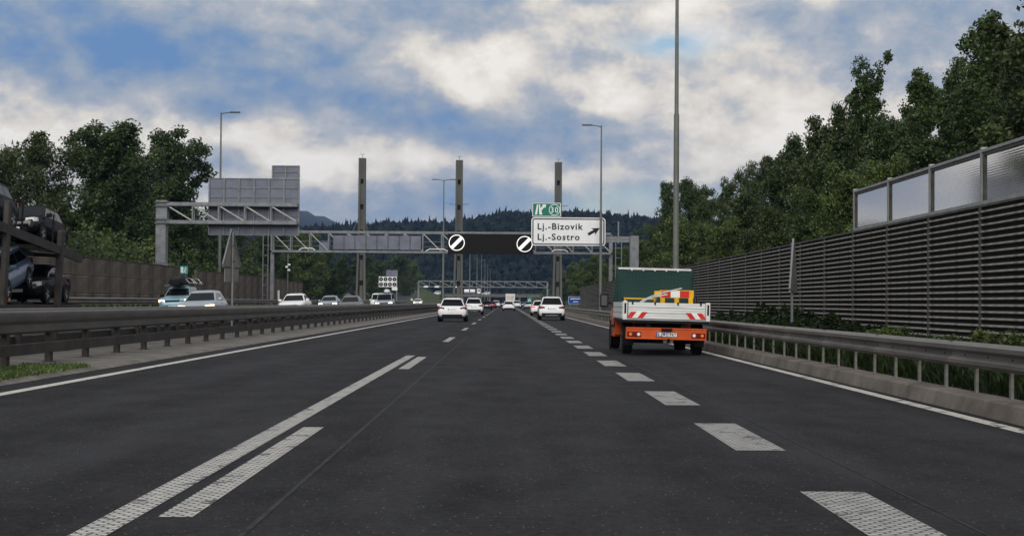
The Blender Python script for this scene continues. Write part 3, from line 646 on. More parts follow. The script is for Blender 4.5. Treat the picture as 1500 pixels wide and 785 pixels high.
# left cantilever sign seen from behind
LY = 119.0
pp = at(234, 385, LY); tz = at(234, 293, LY).z
t = thing('cantilever_sign', 'grey back of a stepped road sign on a cantilever over the oncoming lanes', 'road sign', (0, LY, 0))
MB().bbox(pp.x - .40, pp.x + .40, .2, 1.0, 3.95, tz, .05).build('post', 'galv', t)
MB().box(pp.x - .62, pp.x + .62, 0, 1.2, 3.80, 3.95).build('base_plate', 'galv', t); MB().bbox(pp.x - .65, pp.x + .65, -.1, 1.3, .3, 3.80, .06).build('footing', 'concrete', t)
for k in range(-2, 3): MB().tube([(pp.x + k * .25, .02, 3.95), (pp.x + k * .25, .02, 4.15)], .04, 6).build('anchor_bolt', 'galv', t)
xe = at(434, 320, LY).x
zu, zl = at(330, 300, LY).z, at(330, 325, LY).z
truss(t, pp.x + .40, xe, .25, zl - .15, zu + .18, 5, .7, .26)
for z_ in (zu, zl): MB().box(pp.x - .46, pp.x + .62, .08, 1.1, z_ - .18, z_ - .05).box(pp.x - .46, pp.x + .62, .08, 1.1, z_ + .12, z_ + .22).build('clamp', 'galv_dark', t)
a = at(302.5, 259, LY); b = at(434.5, 344, LY); c = at(396, 241, LY)
def panel_grid(t, xa, xb, za, zb_, nx, nz):
    sx_, sz_ = (xb - xa) / nx, (zb_ - za) / nz
    for i in range(nx):
        for j in range(nz): MB().box(xa + sx_ * i + .006, xb - sx_ * (nx - 1 - i) - .006, 1.20, 1.26, za + sz_ * j + .006, za + sz_ * (j + 1) - .006).build('sign_panel', 'galv_blue', t)
    for i in range(nx + 1): MB().box(xa + sx_ * i - .05, xa + sx_ * i + .05, 1.08, 1.195, za, zb_).build('rib', 'galv', t)
    for j in range(nz + 1): MB().box(xa, xb, 1.14, 1.195, za + sz_ * j - .025, za + sz_ * j + .025).build('rib', 'galv', t)
panel_grid(t, a.x, b.x, b.z, a.z - .03, 6, 6); panel_grid(t, c.x, b.x, a.z + .03, c.z, 2, 2)

# far gantry
FY = 440.0
a = at(613, 411, FY); b = at(802, 413, FY); zl = at(700, 421, FY).z; zu = at(700, 411.5, FY).z
t = thing('sign_gantry', 'thin distant lattice gantry near the overpass', 'gantry', (0, FY, 0))
truss(t, a.x, b.x, 0, zl, zu, 12, 1.0, .22)
for x in (a.x, b.x): MB().box(x - .22, x + .22, .2, .8, 0, zl - .002).build('post', 'galv', t); MB().box(x - .22, x + .22, .2, .8, zl + .22, zu - .22).build('post_head', 'galv', t)
for px in (624, 640, 670): q = at(px, 417, FY); MB().box(q.x - .6, q.x + .6, -.5, -.12, zl - .1, zl + .3).build('lamp_box', 'sign_white', t)

# ------------------------------------------------------------------ roadside signs
def tri_sign(label, x, y, zc, hgt, rz, plate, zg):
    t = thing('warning_sign', label, 'road sign', (x, y, zg), rz)
    MB().tube([(0, .05, 0), (0, .05, zc - zg + hgt * .48)], .04, 8).build('post', 'galv', t, smooth=True)
    h = hgt; wd = h * 1.12; z0 = zc - zg - h * .45
    tri = [(-wd / 2, z0), (wd / 2, z0), (wd / 2 + .02, z0 + .05), (.04, z0 + h), (-.04, z0 + h), (-wd / 2 - .02, z0 + .05)]
    MB().prism(tri, 0, .008).build('sign_back', 'sign_back', t)
    m = MB(); e = [(tri[5], tri[4]), (tri[2], tri[3]), (tri[0], tri[1])]
    for (p1, p2) in e: m.bar((p1[0], .015, p1[1]), (p2[0], .015, p2[1]), .04, .05)
    m.build('rim', 'galv', t)
    if plate: MB().box(-wd * .40, wd * .40, 0, .02, z0 - plate - .06, z0 - .06).build('lower_plate', 'sign_back', t)
    for zz in (z0 + .15, z0 + h * .55): MB().box(-.10, .10, -.005, .0, zz, zz + .05).box(-.10, .10, .095, .11, zz, zz + .05).build('clamp', 'galv_dark', t)
    return t
q = at(339, 366, 54); tri_sign('back of a triangular warning sign with a plate below, standing in the median', q.x, 54, q.z, 1.27, R(180 + 76), .46, .06)
q = at(1163, 392, 44); tri_sign('triangular warning sign seen edge-on beside the louvred wall', q.x, 44, q.z, 1.45, R(73), 0, .25)
q = at(269.5, 395.5, 121)
t = thing('exit_sign', 'small teal emergency exit sign with a running figure on the brown wall', 'sign', (q.x, 121, 0))
MB().box(-.30, .30, -.02, .02, q.z - .30, q.z + .30).build('plate', 'sign_teal', t)
MB().box(.10, .16, .02, .10, .62, q.z + .28).build('post', 'galv', t)
MB().box(-.24, -.05, -.03, -.021, q.z - .22, q.z + .22).build('door_symbol', 'sign_white', t)
m = MB(); m.bar((.10, -.025, q.z + .06), (.05, -.025, q.z - .08), .06, .008); m.bar((.05, -.025, q.z - .08), (.16, -.025, q.z - .22), .05, .008); m.bar((.05, -.025, q.z - .08), (-.03, -.025, q.z - .20), .05, .008); m.bar((.0, -.025, q.z + .06), (.22, -.025, q.z - .02), .04, .008); m.box(.09, .17, -.03, -.021, q.z + .10, q.z + .2); m.build('runner_symbol', 'sign_white', t)
q = at(422, 372, 178)
t = thing('camera_pole', 'thin pole with a camera cluster above the far brown wall', 'pole', (q.x, 178, .6))
MB().tube([(0, 0, 0), (0, 0, q.z - .6)], .06, 7).build('pole', 'pole', t); z_ = at(422, 391, 178).z - .6
for s, zz in ((-.12, 0), (.14, .25), (.12, -.35)): MB().bbox(s - .14, s + .14, -.25, .1, z_ + zz - .1, z_ + zz + .1, .03).build('camera_head', 'sign_white', t)
q = at(408, 430, 170)
t = thing('marker_post', 'short white marker post at the gap in the brown wall', 'post', (q.x, 170, .6)); MB().tube([(0, 0, 0), (0, 0, 1.75)], .13, 10).build('shaft', 'sign_white', t, smooth=True); MB().tube([(0, 0, 1.75), (0, 0, 1.82)], [.13, .06], 10).build('cap', 'galv', t)
# board with round lamps beyond the oncoming lanes
BY = 352.0; a = at(555, 405, BY); b = at(581, 420.5, BY)
t = thing('signal_board', 'roadside board with two rows of round dark discs near the left pylon', 'sign', (0, BY, .5))
MB().box(a.x, b.x, 0, .15, b.z - .5, a.z - .5).build('board', 'sign_white', t)
for i in range(4):
    for j in range(2):
        c = (a.x + (i + .5) * (b.x - a.x) / 4, -.03, b.z - .5 + (j + .5) * (a.z - b.z) / 2); MB().ring(c, 0.12, .43, -.02, .025, 18).build('disc', 'led_black', t)
c0 = at(566, 395.5, BY); c1 = at(582.5, 405, BY); MB().box(c0.x, c1.x, .1, .25, c1.z - .45, c0.z - .5).build('upper_panel', 'galv_blue', t)
MB().box(b.x - .1, b.x + .12, .16, .4, 0, c0.z - .6).build('post', 'galv', t); MB().box(a.x + 1.6, a.x + 1.8, .16, .4, 0, b.z - .4).build('post', 'galv', t)
c2 = at(574, 420.5, BY); c3 = at(582, 424, BY); MB().box(c2.x, c3.x, .02, .14, c3.z - .7, c2.z - .52).build('lower_panel', 'sign_white', t)
# blue sign on the right, far green sign, round sign
BY = 210.0; a = at(832.5, 434, BY); b = at(853, 445.5, BY)
t = thing('direction_sign', 'blue information sign on two posts beyond the white suv', 'road sign', (0, BY, .2))
MB().box(a.x, b.x, 0, .05, b.z - .2, a.z - .2).build('plate', 'sign_blue', t)
frame(a.x + .03, b.x - .03, b.z - .17, a.z - .23, .06, .03, -.02, -.003).build('border', 'sign_white', t)
for k, (u0, u1) in enumerate(((.15, .85), (.35, .7))): zz = a.z - .2 - .32 - k * .38; MB().box(a.x + (b.x - a.x) * u0, a.x + (b.x - a.x) * u1, -.02, -.004, zz - .05, zz + .05).build('text_line', 'sign_white', t)
for x in (a.x + .2, b.x - .2): MB().tube([(x, .09, 0), (x, .09, a.z - .25)], .04, 7).build('post', 'galv', t)
q = at(775.5, 441, 420); t = thing('direction_sign', 'tiny green sign at the far right edge of the road', 'road sign', (q.x, 420, .1))
MB().box(-.55, .55, 0, .05, q.z - .6, q.z + .75).build('plate', 'sign_teal', t); MB().ring((0, -.02, q.z + .1), .2, .32, -.01, .015, 14).build('ring_symbol', 'sign_white', t); MB().tube([(0, .1, 0), (0, .1, q.z + .5)], .05, 6).build('post', 'galv', t)
q = at(603, 438.5, 372); t = thing('round_sign', 'small round white sign on a short post left of the far gantry', 'road sign', (q.x, 372, .4))
MB().lathe_x([(-.02, .4), (.02, .4)], 0, 0, q.z - .4, 20).build('disc', 'sign_white', t, rot=(0, 0, 0)); t.children[0].rotation_euler = (0, 0, R(90)); MB().ring((0, -.06, q.z - .4), .26, .40, -.01, .01, 20).build('rim', 'galv_dark', t); MB().tube([(0, .1, 0), (0, .1, q.z - .4)], .05, 6).build('post', 'galv', t)

# ------------------------------------------------------------------ overpass with its traffic, far ramp
OY = 900.0
a = at(655, 433, OY); b = at(778, 434, OY); zt_ = at(720, 431.5, OY).z
t = thing('overpass', 'low grey overpass crossing the motorway in the distance', 'bridge', (0, OY, 0))
MB().box(a.x - 60, b.x + 60, 0, 9, zt_ - 1.3, zt_ - .25).build('deck', 'concrete', t)
MB().box(a.x - 60, b.x + 60, -.25, 0, zt_ - .6, zt_).build('parapet', 'concrete', t)
MB().box(a.x - 60, b.x + 60, -.15, -.1, zt_ + .45, zt_ + .6).build('hand_rail', 'galv', t)
for i in range(22): x = a.x - 58 + i * 8; MB().box(x - .05, x + .05, -.15, -.1, zt_, zt_ + .45).build('rail_post', 'galv', t)
for x in (-24.5, -9.5, 7.5):
    for yy in (1, 6): MB().box(x - .5, x + .5, yy, yy + 1.2, -.1, zt_ - 1.3).build('pier', 'concrete', t)
for x0_, x1_ in ((a.x - 60, -30), (13, b.x + 60)): MB().loft([[(x0_, y, -.1), (x1_ + (3 if x1_ < 0 else 0), y, -.1), (x1_, y, zt_ - 1.3), (x0_, y, zt_ - 1.3)] for y in (-4, 12)]).build('abutment', 'bank', t)
# slip road climbing away on the left, and its grassy bank
pts = [(-23.5, 330, .5, 7), (-25, 400, 1.0, 7), (-28, 480, 2.2, 7.5), (-33, 580, 4.3, 8), (-43, 700, 6.2, 8)]
m = MB().loft([[(x - w_, y, z - .02), (x, y, z)] for x, y, z, w_ in pts], cap=False, closed=False); tag(m.build('slip_road', 'asphalt_opposite'), kind='structure')
m = MB().loft([[(x, y, z + .0), (x + .3, y, z + .5), (x + 4, y, .3 + z * 1.25), (x + 12 + z, y, .2)] for x, y, z, w_ in pts], cap=False, closed=False); tag(m.build('grass_bank', 'bank'), kind='structure')
m = MB().loft([[(x + .05, y, z + .35), (x + .15, y, z + .35), (x + .15, y, z + .85), (x + .05, y, z + .85)] for x, y, z, w_ in pts]); t = thing('guard_rail', 'pale curving guard rail beside the far slip road', 'guard rail'); m.build('beam', 'galv', t)
for x, y, z, w_ in pts: MB().box(x + .15, x + .25, y - .1, y + .1, z - .3, z + .7).build('post', 'galv', t)

# ------------------------------------------------------------------ vehicles
def wheel(parent, x, y, r, wd, side, rim='rim', n=20):
    h = wd / 2
    t = MB().lathe_x([(-h, r * .62), (-h, r * .9), (-h * .75, r * .985), (0, r), (h * .75, r * .985), (h, r * .9), (h, r * .62)], 0, 0, 0, n).build('wheel', 'tyre', parent, (x, y, r), smooth=True)
    m = MB().lathe_x([(side * h * .78, r * .64), (side * h * .98, r * .62), (side * h * .72, r * .56), (side * h * .65, r * .16), (side * h * .9, r * .12)], 0, 0, 0, 14)
    for k in range(5):
        a = 2 * math.pi * k / 5; c, s_ = math.cos(a), math.sin(a)
        m.bar((side * h * .8, c * r * .1, s_ * r * .1), (side * h * .9, c * r * .6, s_ * r * .6), .06, .05)
    m.build('rim', rim, t); return t
SPEC = dict(
    hatch=dict(L=4.28, W=1.80, H=1.47, belt=.95, hood=.90, yr0=.14, yr1=.62, yf0=1.18, yf1=2.02, wr=.665, clear=.17, r=.32),
    suv=dict(L=4.60, W=1.86, H=1.68, belt=1.08, hood=1.02, yr0=.16, yr1=.50, yf0=1.30, yf1=2.05, wr=.685, clear=.23, r=.36),
    sedan=dict(L=4.60, W=1.80, H=1.45, belt=.93, hood=.88, yr0=.45, yr1=1.15, yf0=1.35, yf1=2.15, wr=.66, clear=.16, r=.32),
    van=dict(L=5.0, W=1.95, H=1.98, belt=1.12, hood=1.08, yr0=.06, yr1=.22, yf0=1.0, yf1=1.75, wr=.78, clear=.2, r=.34))
def car(name, label, cat, loc, rz, kind, paint, group=None, lit=False, rear_lit=False, ry=0., rx=0., low_black=True, rim='rim', sc_=1.0, roof=None, plate_low=False):
    S = dict(SPEC[kind]); L, W, H = S['L'], S['W'], S['H']; hw = W / 2; belt = S['belt']; hood = S['hood']; cl = S['clear']; P = 'paint_' + paint
    t = thing(name, label, cat, loc, rz, group, ry, rx); t.scale = (sc_, sc_, sc_)
    def sec(y, zb, zt, w):
        h = [(0, zb), (.80 * w, zb), (.95 * w, zb + .09), (w, zb + .36 * (zt - zb)), (w, zb + .62 * (zt - zb)), (.975 * w, zt - .14 * (zt - zb)), (.915 * w, zt - .02), (.82 * w, zt + .005), (.4 * w, zt + .018), (0, zt + .022)]
        r_ = [(-x, y, z) for x, z in h[1:-1]]
        return [(x, y, z) for x, z in h] + r_[::-1]
    rear = -L / 2; fr = L / 2; cowl = fr - S['yf0'] + .1
    sts = [(rear, .46, .66, hw * .74), (rear + .02, .38, .72, hw * .86), (rear + .07, .33, .84, hw * .94), (rear + .14, .30, belt - .05, hw * .975), (rear + .30, .28, belt, hw * .985), (rear + .9, cl, belt, hw),
           (0, cl, belt - .015, hw), (cowl, cl, belt - .03, hw), (cowl + .3, cl, (belt + hood) / 2 - .01, hw * .995), (fr - .55, cl + .02, hood - .01, hw * .985), (fr - .25, cl + .05, hood - .07, hw * .93), (fr - .10, .28, hood - .16, hw * .86), (fr - .03, .34, hood - .26, hw * .76), (fr, .42, .62, hw * .62)]
    MB().loft([sec(*s) for s in sts]).build('body', P, t, smooth=True, ang=50)
    # cabin
    ya0, ya1, yf0, yf1 = rear + S['yr0'], rear + S['yr1'], fr - S['yf0'], fr - S['yf1']; wb, wr = hw * .875, hw * S['wr']; z0, z1 = belt - .04, H - .10
    def rg(y0, y1, w, z, c): return [(w, y0 + c, z), (w, y1 - c, z), (w - c, y1, z), (-w + c, y1, z), (-w, y1 - c, z), (-w, y0 + c, z), (-w + c, y0, z), (w - c, y0, z)]
    MB().loft([rg(ya0, yf0, wb, z0, .12), rg(ya1, yf1, wr, z1, .12), rg(ya1 + .05, yf1 - .12, wr - .06, H - .035, .12), rg(ya1 + .22, yf1 - .35, wr - .25, H, .12)]).build('cabin', P, t, smooth=True, ang=25)
    lp = lambda a, b, k: a + (b - a) * k
    def hexq(q, d, name, m):
        q = [Vector(p_) for p_ in q]; nrm = (q[1] - q[0]).cross(q[3] - q[0]).normalized() * d
        return MB().hexa([p_ - nrm for p_ in q] + [p_ + nrm * .6 for p_ in q]).build(name, m, t)
    ka, kb = .14, .93
    def endq(yb0, yb1, s, ww=.065):
        q = []
        for k, sg in ((ka, -1), (ka, 1), (kb, 1), (kb, -1)):
            w_ = lp(wb, wr, k) - ww; q.append((sg * w_, lp(yb0, yb1, k), lp(z0, z1, k)))
        return q
    hexq(endq(ya0, ya1, -1), .012, 'rear_window', 'glass_dark'); hexq(endq(yf0, yf1, 1, .07)[::-1], .012, 'windscreen', 'glass_dark')
    nw = 3 if kind == 'suv' else 2
    for sg in (-1, 1):
        for i in range(nw):
            q = []
            for k, e in ((.18, 0), (.18, 1), (.90, 1), (.90, 0)):
                y0_, y1_ = lp(ya0, ya1, k) + .22, lp(yf0, yf1, k) - .16; st_ = (y1_ - y0_) / nw
                q.append((sg * (lp(wb, wr, k)), y0_ + st_ * (i + e) + (.03 if e == 0 else -.03), lp(z0, z1, k)))
            hexq(q if sg > 0 else q[::-1], .01, 'side_window', 'glass_dark')
        MB().bbox(sg * (hw + .03) - .11, sg * (hw + .03) + .11, cowl - .50, cowl - .36, belt + .0, belt + .15, .03).build('mirror', P if kind != 'suv' else 'black_plastic', t, smooth=True)
        # lamps
        lz = .83 if kind != 'suv' else .92
        if kind == 'van': lz = .95
        tl = MB().loft([[(sg * a, b, c) for a, b, c in r_] for r_ in ([(hw * .54, rear + .035, lz - .05), (hw * .54, rear + .055, lz + .05), (hw * .54, rear + .2, lz + .05), (hw * .54, rear + .2, lz - .05)], [(hw * .93, rear + .06, lz - .10), (hw * .93, rear + .075, lz + .11), (hw * .93, rear + .25, lz + .11), (hw * .93, rear + .25, lz - .10)], [(hw * .985, rear + .20, lz - .07), (hw * .985, rear + .20, lz + .09), (hw * .985, rear + .36, lz + .09), (hw * .985, rear + .36, lz - .07)])]).build('tail_lamp', 'red_lit' if rear_lit else 'red_lamp', t)
        hz = hood - .22
        MB().loft([[(sg * a, b, c) for a, b, c in r_] for r_ in ([(hw * .52, fr - .02, hz - .06), (hw * .52, fr - .04, hz + .06), (hw * .52, fr - .2, hz + .06), (hw * .52, fr - .2, hz - .06)], [(hw * .84, fr - .09, hz - .08), (hw * .84, fr - .10, hz + .09), (hw * .84, fr - .3, hz + .09), (hw * .84, fr - .3, hz - .08)], [(hw * .95, fr - .24, hz - .05), (hw * .95, fr - .24, hz + .09), (hw * .95, fr - .4, hz + .09), (hw * .95, fr - .4, hz - .05)])]).build('headlamp', {False: 'lamp_clear', True: 'lamp_warm', 'w': 'lamp_white'}[lit], t)
        for yw in (rear + .86, fr - .88):
            wheel(t, sg * (hw - .11), yw, S['r'], .22, sg, rim)
            a_ = MB(); a_.lathe_x([(-.012, S['r'] + .07), (.012, S['r'] + .07)], 0, 0, 0, 20); a_.build('wheel_arch', 'black_plastic', t, (sg * (hw - .004), yw, S['r'] + .02))
        MB().bbox(sg * (hw + .005) - .012, sg * (hw + .005) + .012, -.10 - .09, -.10 + .09, belt - .13, belt - .09, .008).build('door_handle', P, t)
    bz = .34 if kind != 'suv' else .40
    MB().prism([(-hw * .80, bz - .16), (hw * .80, bz - .16), (hw * .74, bz), (hw * (.66 if kind != 'suv' else .80), bz + .12), (-hw * (.66 if kind != 'suv' else .80), bz + .12), (-hw * .74, bz)], rear - .02, rear + .25).build('rear_bumper', 'black_plastic', t)
    if kind == 'suv': MB().bbox(-hw * .5, hw * .5, rear - .035, rear + .02, bz - .08, bz - .01, .015).build('skid_plate', 'galv', t)
    MB().bbox(-hw * .62, hw * .62, fr - .06, fr + .012, .30, .52, .03).build('front_grille', 'black_plastic', t)
    MB().bbox(-hw * .48, hw * .48, fr - .10, fr - .005, hz - .08, hz + .03, .02).build('upper_grille', 'black_plastic', t)
    pz = .55 if plate_low else lz - .08
    py_ = rear - .006 if pz < .7 else rear + .025
    pl = MB().box(-.26, .26, py_ - .02, py_ + .06, pz - .055, pz + .055).build('number_plate', 'plate', t); MB().box(-.26, -.225, py_ - .024, py_ - .021, pz - .055, pz + .055).build('blue_strip', 'eu_blue', pl)
    MB().box(-.26, .26, fr + .0, fr + .02, .40, .51).build('number_plate', 'plate', t)
    if kind in ('hatch', 'suv'): MB().bbox(-wr * .9, wr * .9, ya1 - .14, ya1 + .12, z1 + .0, z1 + .05, .02).build('roof_spoiler', P, t)
    if roof == 'rails':
        for sg in (-1, 1): MB().tube([(sg * wr * .9, ya1 + .2, H - .04), (sg * wr * .9, ya1 + .35, H + .035), (sg * wr * .9, yf1 - .4, H + .035), (sg * wr * .9, yf1 - .25, H - .04)], .022, 6).build('roof_rail', 'galv', t)
    return t
def ground_y(X, Y, z=0.0): return (X, Y, z)
# our direction
q = at(664, 460, 103); car('car', 'white hatchback in the left lane, nearest of the white cars ahead', 'car', (q.x, 103, 0), 0, 'hatch', 'white', sc_=1.03)
q = at(694.5, 455, 160); car('car', 'white suv just ahead of the white hatchback in the left lane', 'car', (q.x, 160, 0), 0, 'suv', 'white')
q = at(807, 455, 115); car('car', 'white suv with black lower bumper in the exit lane', 'car', (q.x, 115, 0), 0, 'suv', 'white', rim='rim_dark', roof='rails', plate_low=False)
q = at(745, 450, 236); car('car', 'small white car straight ahead in the middle lane', 'car', (q.x, 236, 0), 0, 'hatch', 'white')
q = at(791, 450, 150); car('car', 'white car with lit red tail lamp half hidden by the exit-lane suv', 'car', (q.x, 150, 0), 0, 'hatch', 'white', rear_lit=True)
far = [(713, 262, 'charcoal', 'hatch', 'dark car with red lamps ahead of the two left-lane white cars', True), (721, 330, 'red', 'hatch', 'far red car in the left-lane queue', False), (727, 385, 'white', 'suv', 'far white car in the left-lane queue', False),
       (733, 450, 'charcoal', 'hatch', 'farthest dark car in the left-lane queue', False), (774, 305, 'silver', 'hatch', 'far silver car in the exit lane under the green sign', False), (757, 350, 'white', 'suv', 'far white car beside the white box truck', False), (765, 430, 'grey', 'hatch', 'farthest grey car in the exit lane', False)]
for px, Y_, c_, k_, lab, rl in far: q = at(px, 450, Y_); car('car', lab, 'car', (q.x, Y_, 0), 0, k_, c_, 'far cars driving away', rear_lit=rl)
# oncoming
def opp(px, Y_): q = at(px, 440, Y_); return (q.x, Y_, oz(q.x))
bank_ = math.atan(.04)
car('car', 'silver hatchback with lit headlamps, nearest of the oncoming cars', 'car', opp(299, 77), R(180), 'hatch', 'silver', lit=True, ry=bank_)
cb = car('car', 'pale blue car carrying a roof box and bicycles', 'car', opp(265, 93), R(180), 'suv', 'iceblue', lit=True, ry=bank_, sc_=.96)
car('car', 'white car driving alone towards us in the oncoming lanes', 'car', opp(433, 112), R(180), 'sedan', 'white', lit=False, ry=bank_, sc_=1.04)
car('car', 'light silver car beside the dark sedan in the oncoming lanes', 'car', opp(484, 150), R(180), 'sedan', 'silver', lit='w', ry=bank_)
car('car', 'dark grey sedan with pale windscreen in the oncoming lanes', 'car', opp(515, 136), R(180), 'sedan', 'grey', ry=bank_, sc_=1.06)
cw = car('van', 'grey van with a white roof box among the oncoming cars', 'van', opp(565, 178), R(180), 'van', 'silver', lit='w', ry=bank_)
car('van', 'white van behind the grey van with the roof box', 'van', opp(556, 196), R(180), 'van', 'white', ry=bank_)
car('car', 'tiny white car left of the slip road, farthest oncoming', 'car', opp(612.5, 330), R(180), 'hatch', 'white', ry=bank_, lit='w')
# roof loads
def roofbox(label, c, m, H, dx_=0., sc_=1.0):
    t = thing('roof_box', label, 'roof box', (c.location.x + dx_, c.location.y, c.location.z + H), R(180))
    MB().loft([[(a * w_, y, b) for a, b in ((-1, .06), (-.96, .2), (-.7, h_), (.7, h_), (.96, .2), (1, .06), (.8, 0), (-.8, 0))] for y, w_, h_ in ((-.95, .26, .26), (-.8, .36, .36), (0, .40, .40), (.6, .38, .36), (.95, .24, .24))]).build('shell', m, t, (0, 0, .08), smooth=True)
    for y in (-.45, .45): MB().box(-.6, .6, y - .03, y + .03, .0, .075).build('cross_bar', 'galv_dark', t)
    t.scale = (sc_,) * 3; return t
roofbox('black roof box on the pale blue car', cb, 'black_plastic', 1.61, -.15, 1.15)
roofbox('white roof box on the oncoming grey van', cw, 'paint_white', 1.98, .15, .85)
def bike(label, x, y, z):
    t = thing('bicycle', label, 'bicycle', (x, y, z), R(12), 'bicycles on the roof')
    for yy in (-.52, .52):
        m = MB(); m.add([], [])
        wv = [(0, yy + .33 * math.cos(2 * math.pi * k / 18), .36 + .33 * math.sin(2 * math.pi * k / 18)) for k in range(19)]
        w_ = MB().tube(wv, .025, 5, cap=False).build('wheel', 'tyre', t)
        sp = MB()
        for k in range(4): a = math.pi * k / 4; sp.bar((0, yy - .31 * math.cos(a), .36 - .31 * math.sin(a)), (0, yy + .31 * math.cos(a), .36 + .31 * math.sin(a)), .008, .008)
        sp.build('spokes', 'galv', w_)
    MB().tube([(0, -.52, .36), (0, -.15, .85), (0, .36, .88), (0, -.05, .36), (0, -.52, .36)], .022, 6).build('frame', 'paint_white', t); MB().tube([(0, .52, .36), (0, .36, .95)], .02, 6).build('fork', 'galv', t)
    MB().tube([(-.28, .34, .98), (0, .38, .97), (.28, .34, .98)], .018, 6).build('handlebar', 'black_plastic', t); MB().bbox(-.06, .06, -.32, -.06, .90, .95, .02).build('saddle', 'black_plastic', t)
b_ = bike('bicycle lying behind the black roof box, nearer the middle of the car', cb.location.x + .42, 93.2, cb.location.z + 1.62); b_ = bike('bicycle at the right edge of the pale blue car roof', cb.location.x + .78, 93.5, cb.location.z + 1.60)
for o in [o for o in col.objects if o.name.startswith('bicycle')]: o.scale = (.8, .8, .55); o.rotation_euler = (0, 0, R(62))

# ------------------------------------------------------------------ box truck and traffic on the overpass
q = at(747.5, 440, 420); t = thing('box_truck', 'white box truck with a yellow round mark, far ahead in the middle lane', 'truck', (q.x, 420, 0))
MB().bbox(-1.25, 1.25, 0, 7, .95, 3.55, .04).build('box_body', 'tarp', t); MB().bbox(-1.1, 1.1, 7.1, 9, .6, 2.9, .1).build('cab', 'paint_white', t)
MB().ring((-.45, -.01, 2.45), .20, .42, -.012, .008, 20).build('yellow_mark', 'yellow', t)
for k, zz in enumerate((2.75, 2.4, 2.05)): MB().box(.2, .95 - .12 * k, -.012, -.002, zz - .06, zz + .06).build('text_line', 'paint_bluegrey', t)
MB().box(-1.2, 1.2, -.05, .1, .45, .6).build('rear_bumper', 'black_plastic', t)
for s in (-1, 1):
    for yy in (1.6, 8): wheel(t, s * .98, yy, .48, .3, s)
q = at(691.5, 429, 903); zr = zt_ - .25
t = thing('tanker_truck', 'white tanker truck crossing the overpass', 'truck', (q.x, 903, zr), R(-90))
MB().loft([[(r_ * math.cos(2 * math.pi * k / 16), y, 2.1 + r_ * math.sin(2 * math.pi * k / 16)) for k in range(16)] for y, r_ in ((-4.6, .5), (-4.4, 1.1), (1.6, 1.1), (1.8, .5))]).build('tank', 'sign_white', t, smooth=True)
MB().box(-1.1, 1.1, -4.5, 5, .75, .95).build('chassis', 'black_plastic', t); MB().bbox(-1.2, 1.2, 2.5, 4.8, .7, 3.5, .15).build('cab', 'paint_white', t); MB().box(-1.0, 1.0, 4.8, 4.83, 2.1, 3.0).build('windscreen', 'glass_dark', t)
MB().box(-1.215, 1.215, 3.5, 4.5, 2.1, 2.95).build('side_window', 'glass_dark', t)
for s in (-1, 1):
    for yy in (-3.6, -2.4, 1.0, 4.0): wheel(t, s * 1.0, yy, .48, .3, s, n=12)
for px, c_, lab in ((712, 'white', 'small white car on the overpass behind the tanker'), (640, 'white', 'white van far left on the slip road bridge')): q = at(px, 431, 903); car('car', lab, 'car', (q.x, 903.5, zr), R(90), 'van', c_)

# ------------------------------------------------------------------ orange flatbed truck
TX, TY = 3.83, 38.2
t = thing('flatbed_truck', 'orange flatbed truck with white dropsides and a green net in the exit lane', 'truck', (TX, TY, 0), 0, ry=R(1.1))
hw = 1.05; BZ0, BZ1 = .87, 1.27; BL = 3.35
MB().box(-hw + .05, hw - .05, .04, BL, .84, .90).build('bed_floor', 'alu', t)
MB().box(-hw + .02, hw - .02, .0, BL, .775, .838).build('bed_frame', 'black_plastic', t)
# tailgate: three extruded planks, each its own piece
tg = MB().box(-hw + .13, hw - .13, .012, .022, BZ0 - .01, BZ1 - .01).build('tailgate', 'alu_white', t)
ph = (BZ1 - BZ0) / 3
for k in range(3):
    z0 = BZ0 + ph * k; MB().loft([[(x, -.004 - a, z0 + b) for a, b in ((.0, .006), (.012, .012), (.012, ph * .42), (.004, ph * .47), (.004, ph * .53), (.012, ph * .58), (.012, ph - .012), (.0, ph - .006), (-.016, ph - .006), (-.016, .006))] for x in (-hw + .13, hw - .13)]).build('plank', 'alu_white', tg)
for sg in (-1, 1):
    for k in range(3): z0 = BZ0 + ph * k; MB().box(sg * hw - .014, sg * hw + .014, .12, BL - .1, z0 + .006, z0 + ph - .006).build('side_plank', 'alu_white', t)
    pz_ = MB().bbox(sg * (hw - .055) - .055, sg * (hw - .055) + .055, -.02, .09, BZ0 - .03, BZ1 + .02, .012).build('corner_post', 'alu_white', t)
    MB().box(sg * (hw - .055) - .022, sg * (hw - .055) + .022, -.026, -.021, BZ0 + .12, BZ1 - .03).build('latch_slot', 'hole', pz_)
    MB().bbox(sg * (hw - .06) - .025, sg * (hw - .06) + .025, BL - .04, BL + .01, BZ0 - .03, 2.14, .008).build('headboard_post', 'net_frame', t)
    # chevrons on the tailgate
    for k in range(3):
        cx_ = sg * (hw - .15 - .13 * k - .06); sl = .055 * sg
        pts_ = [(cx_ - .065 + sl * -1 * -1, BZ0 + .02), (cx_ + .065 + sl * -1 * -1, BZ0 + .02), (cx_ + .065 - sl * 1, BZ0 + .165), (cx_ - .065 - sl * 1, BZ0 + .165)]
        MB().prism(pts_, -.022, -.0165).build('chevron', 'chev_red' if k % 2 == 0 else 'chev_white', tg)
for x in (-.82, -.28, .27, .82): MB().bbox(x - .02, x + .02, -.03, .02, BZ1 - .06, BZ1 + .015, .006).build('hook', 'black_plastic', tg)
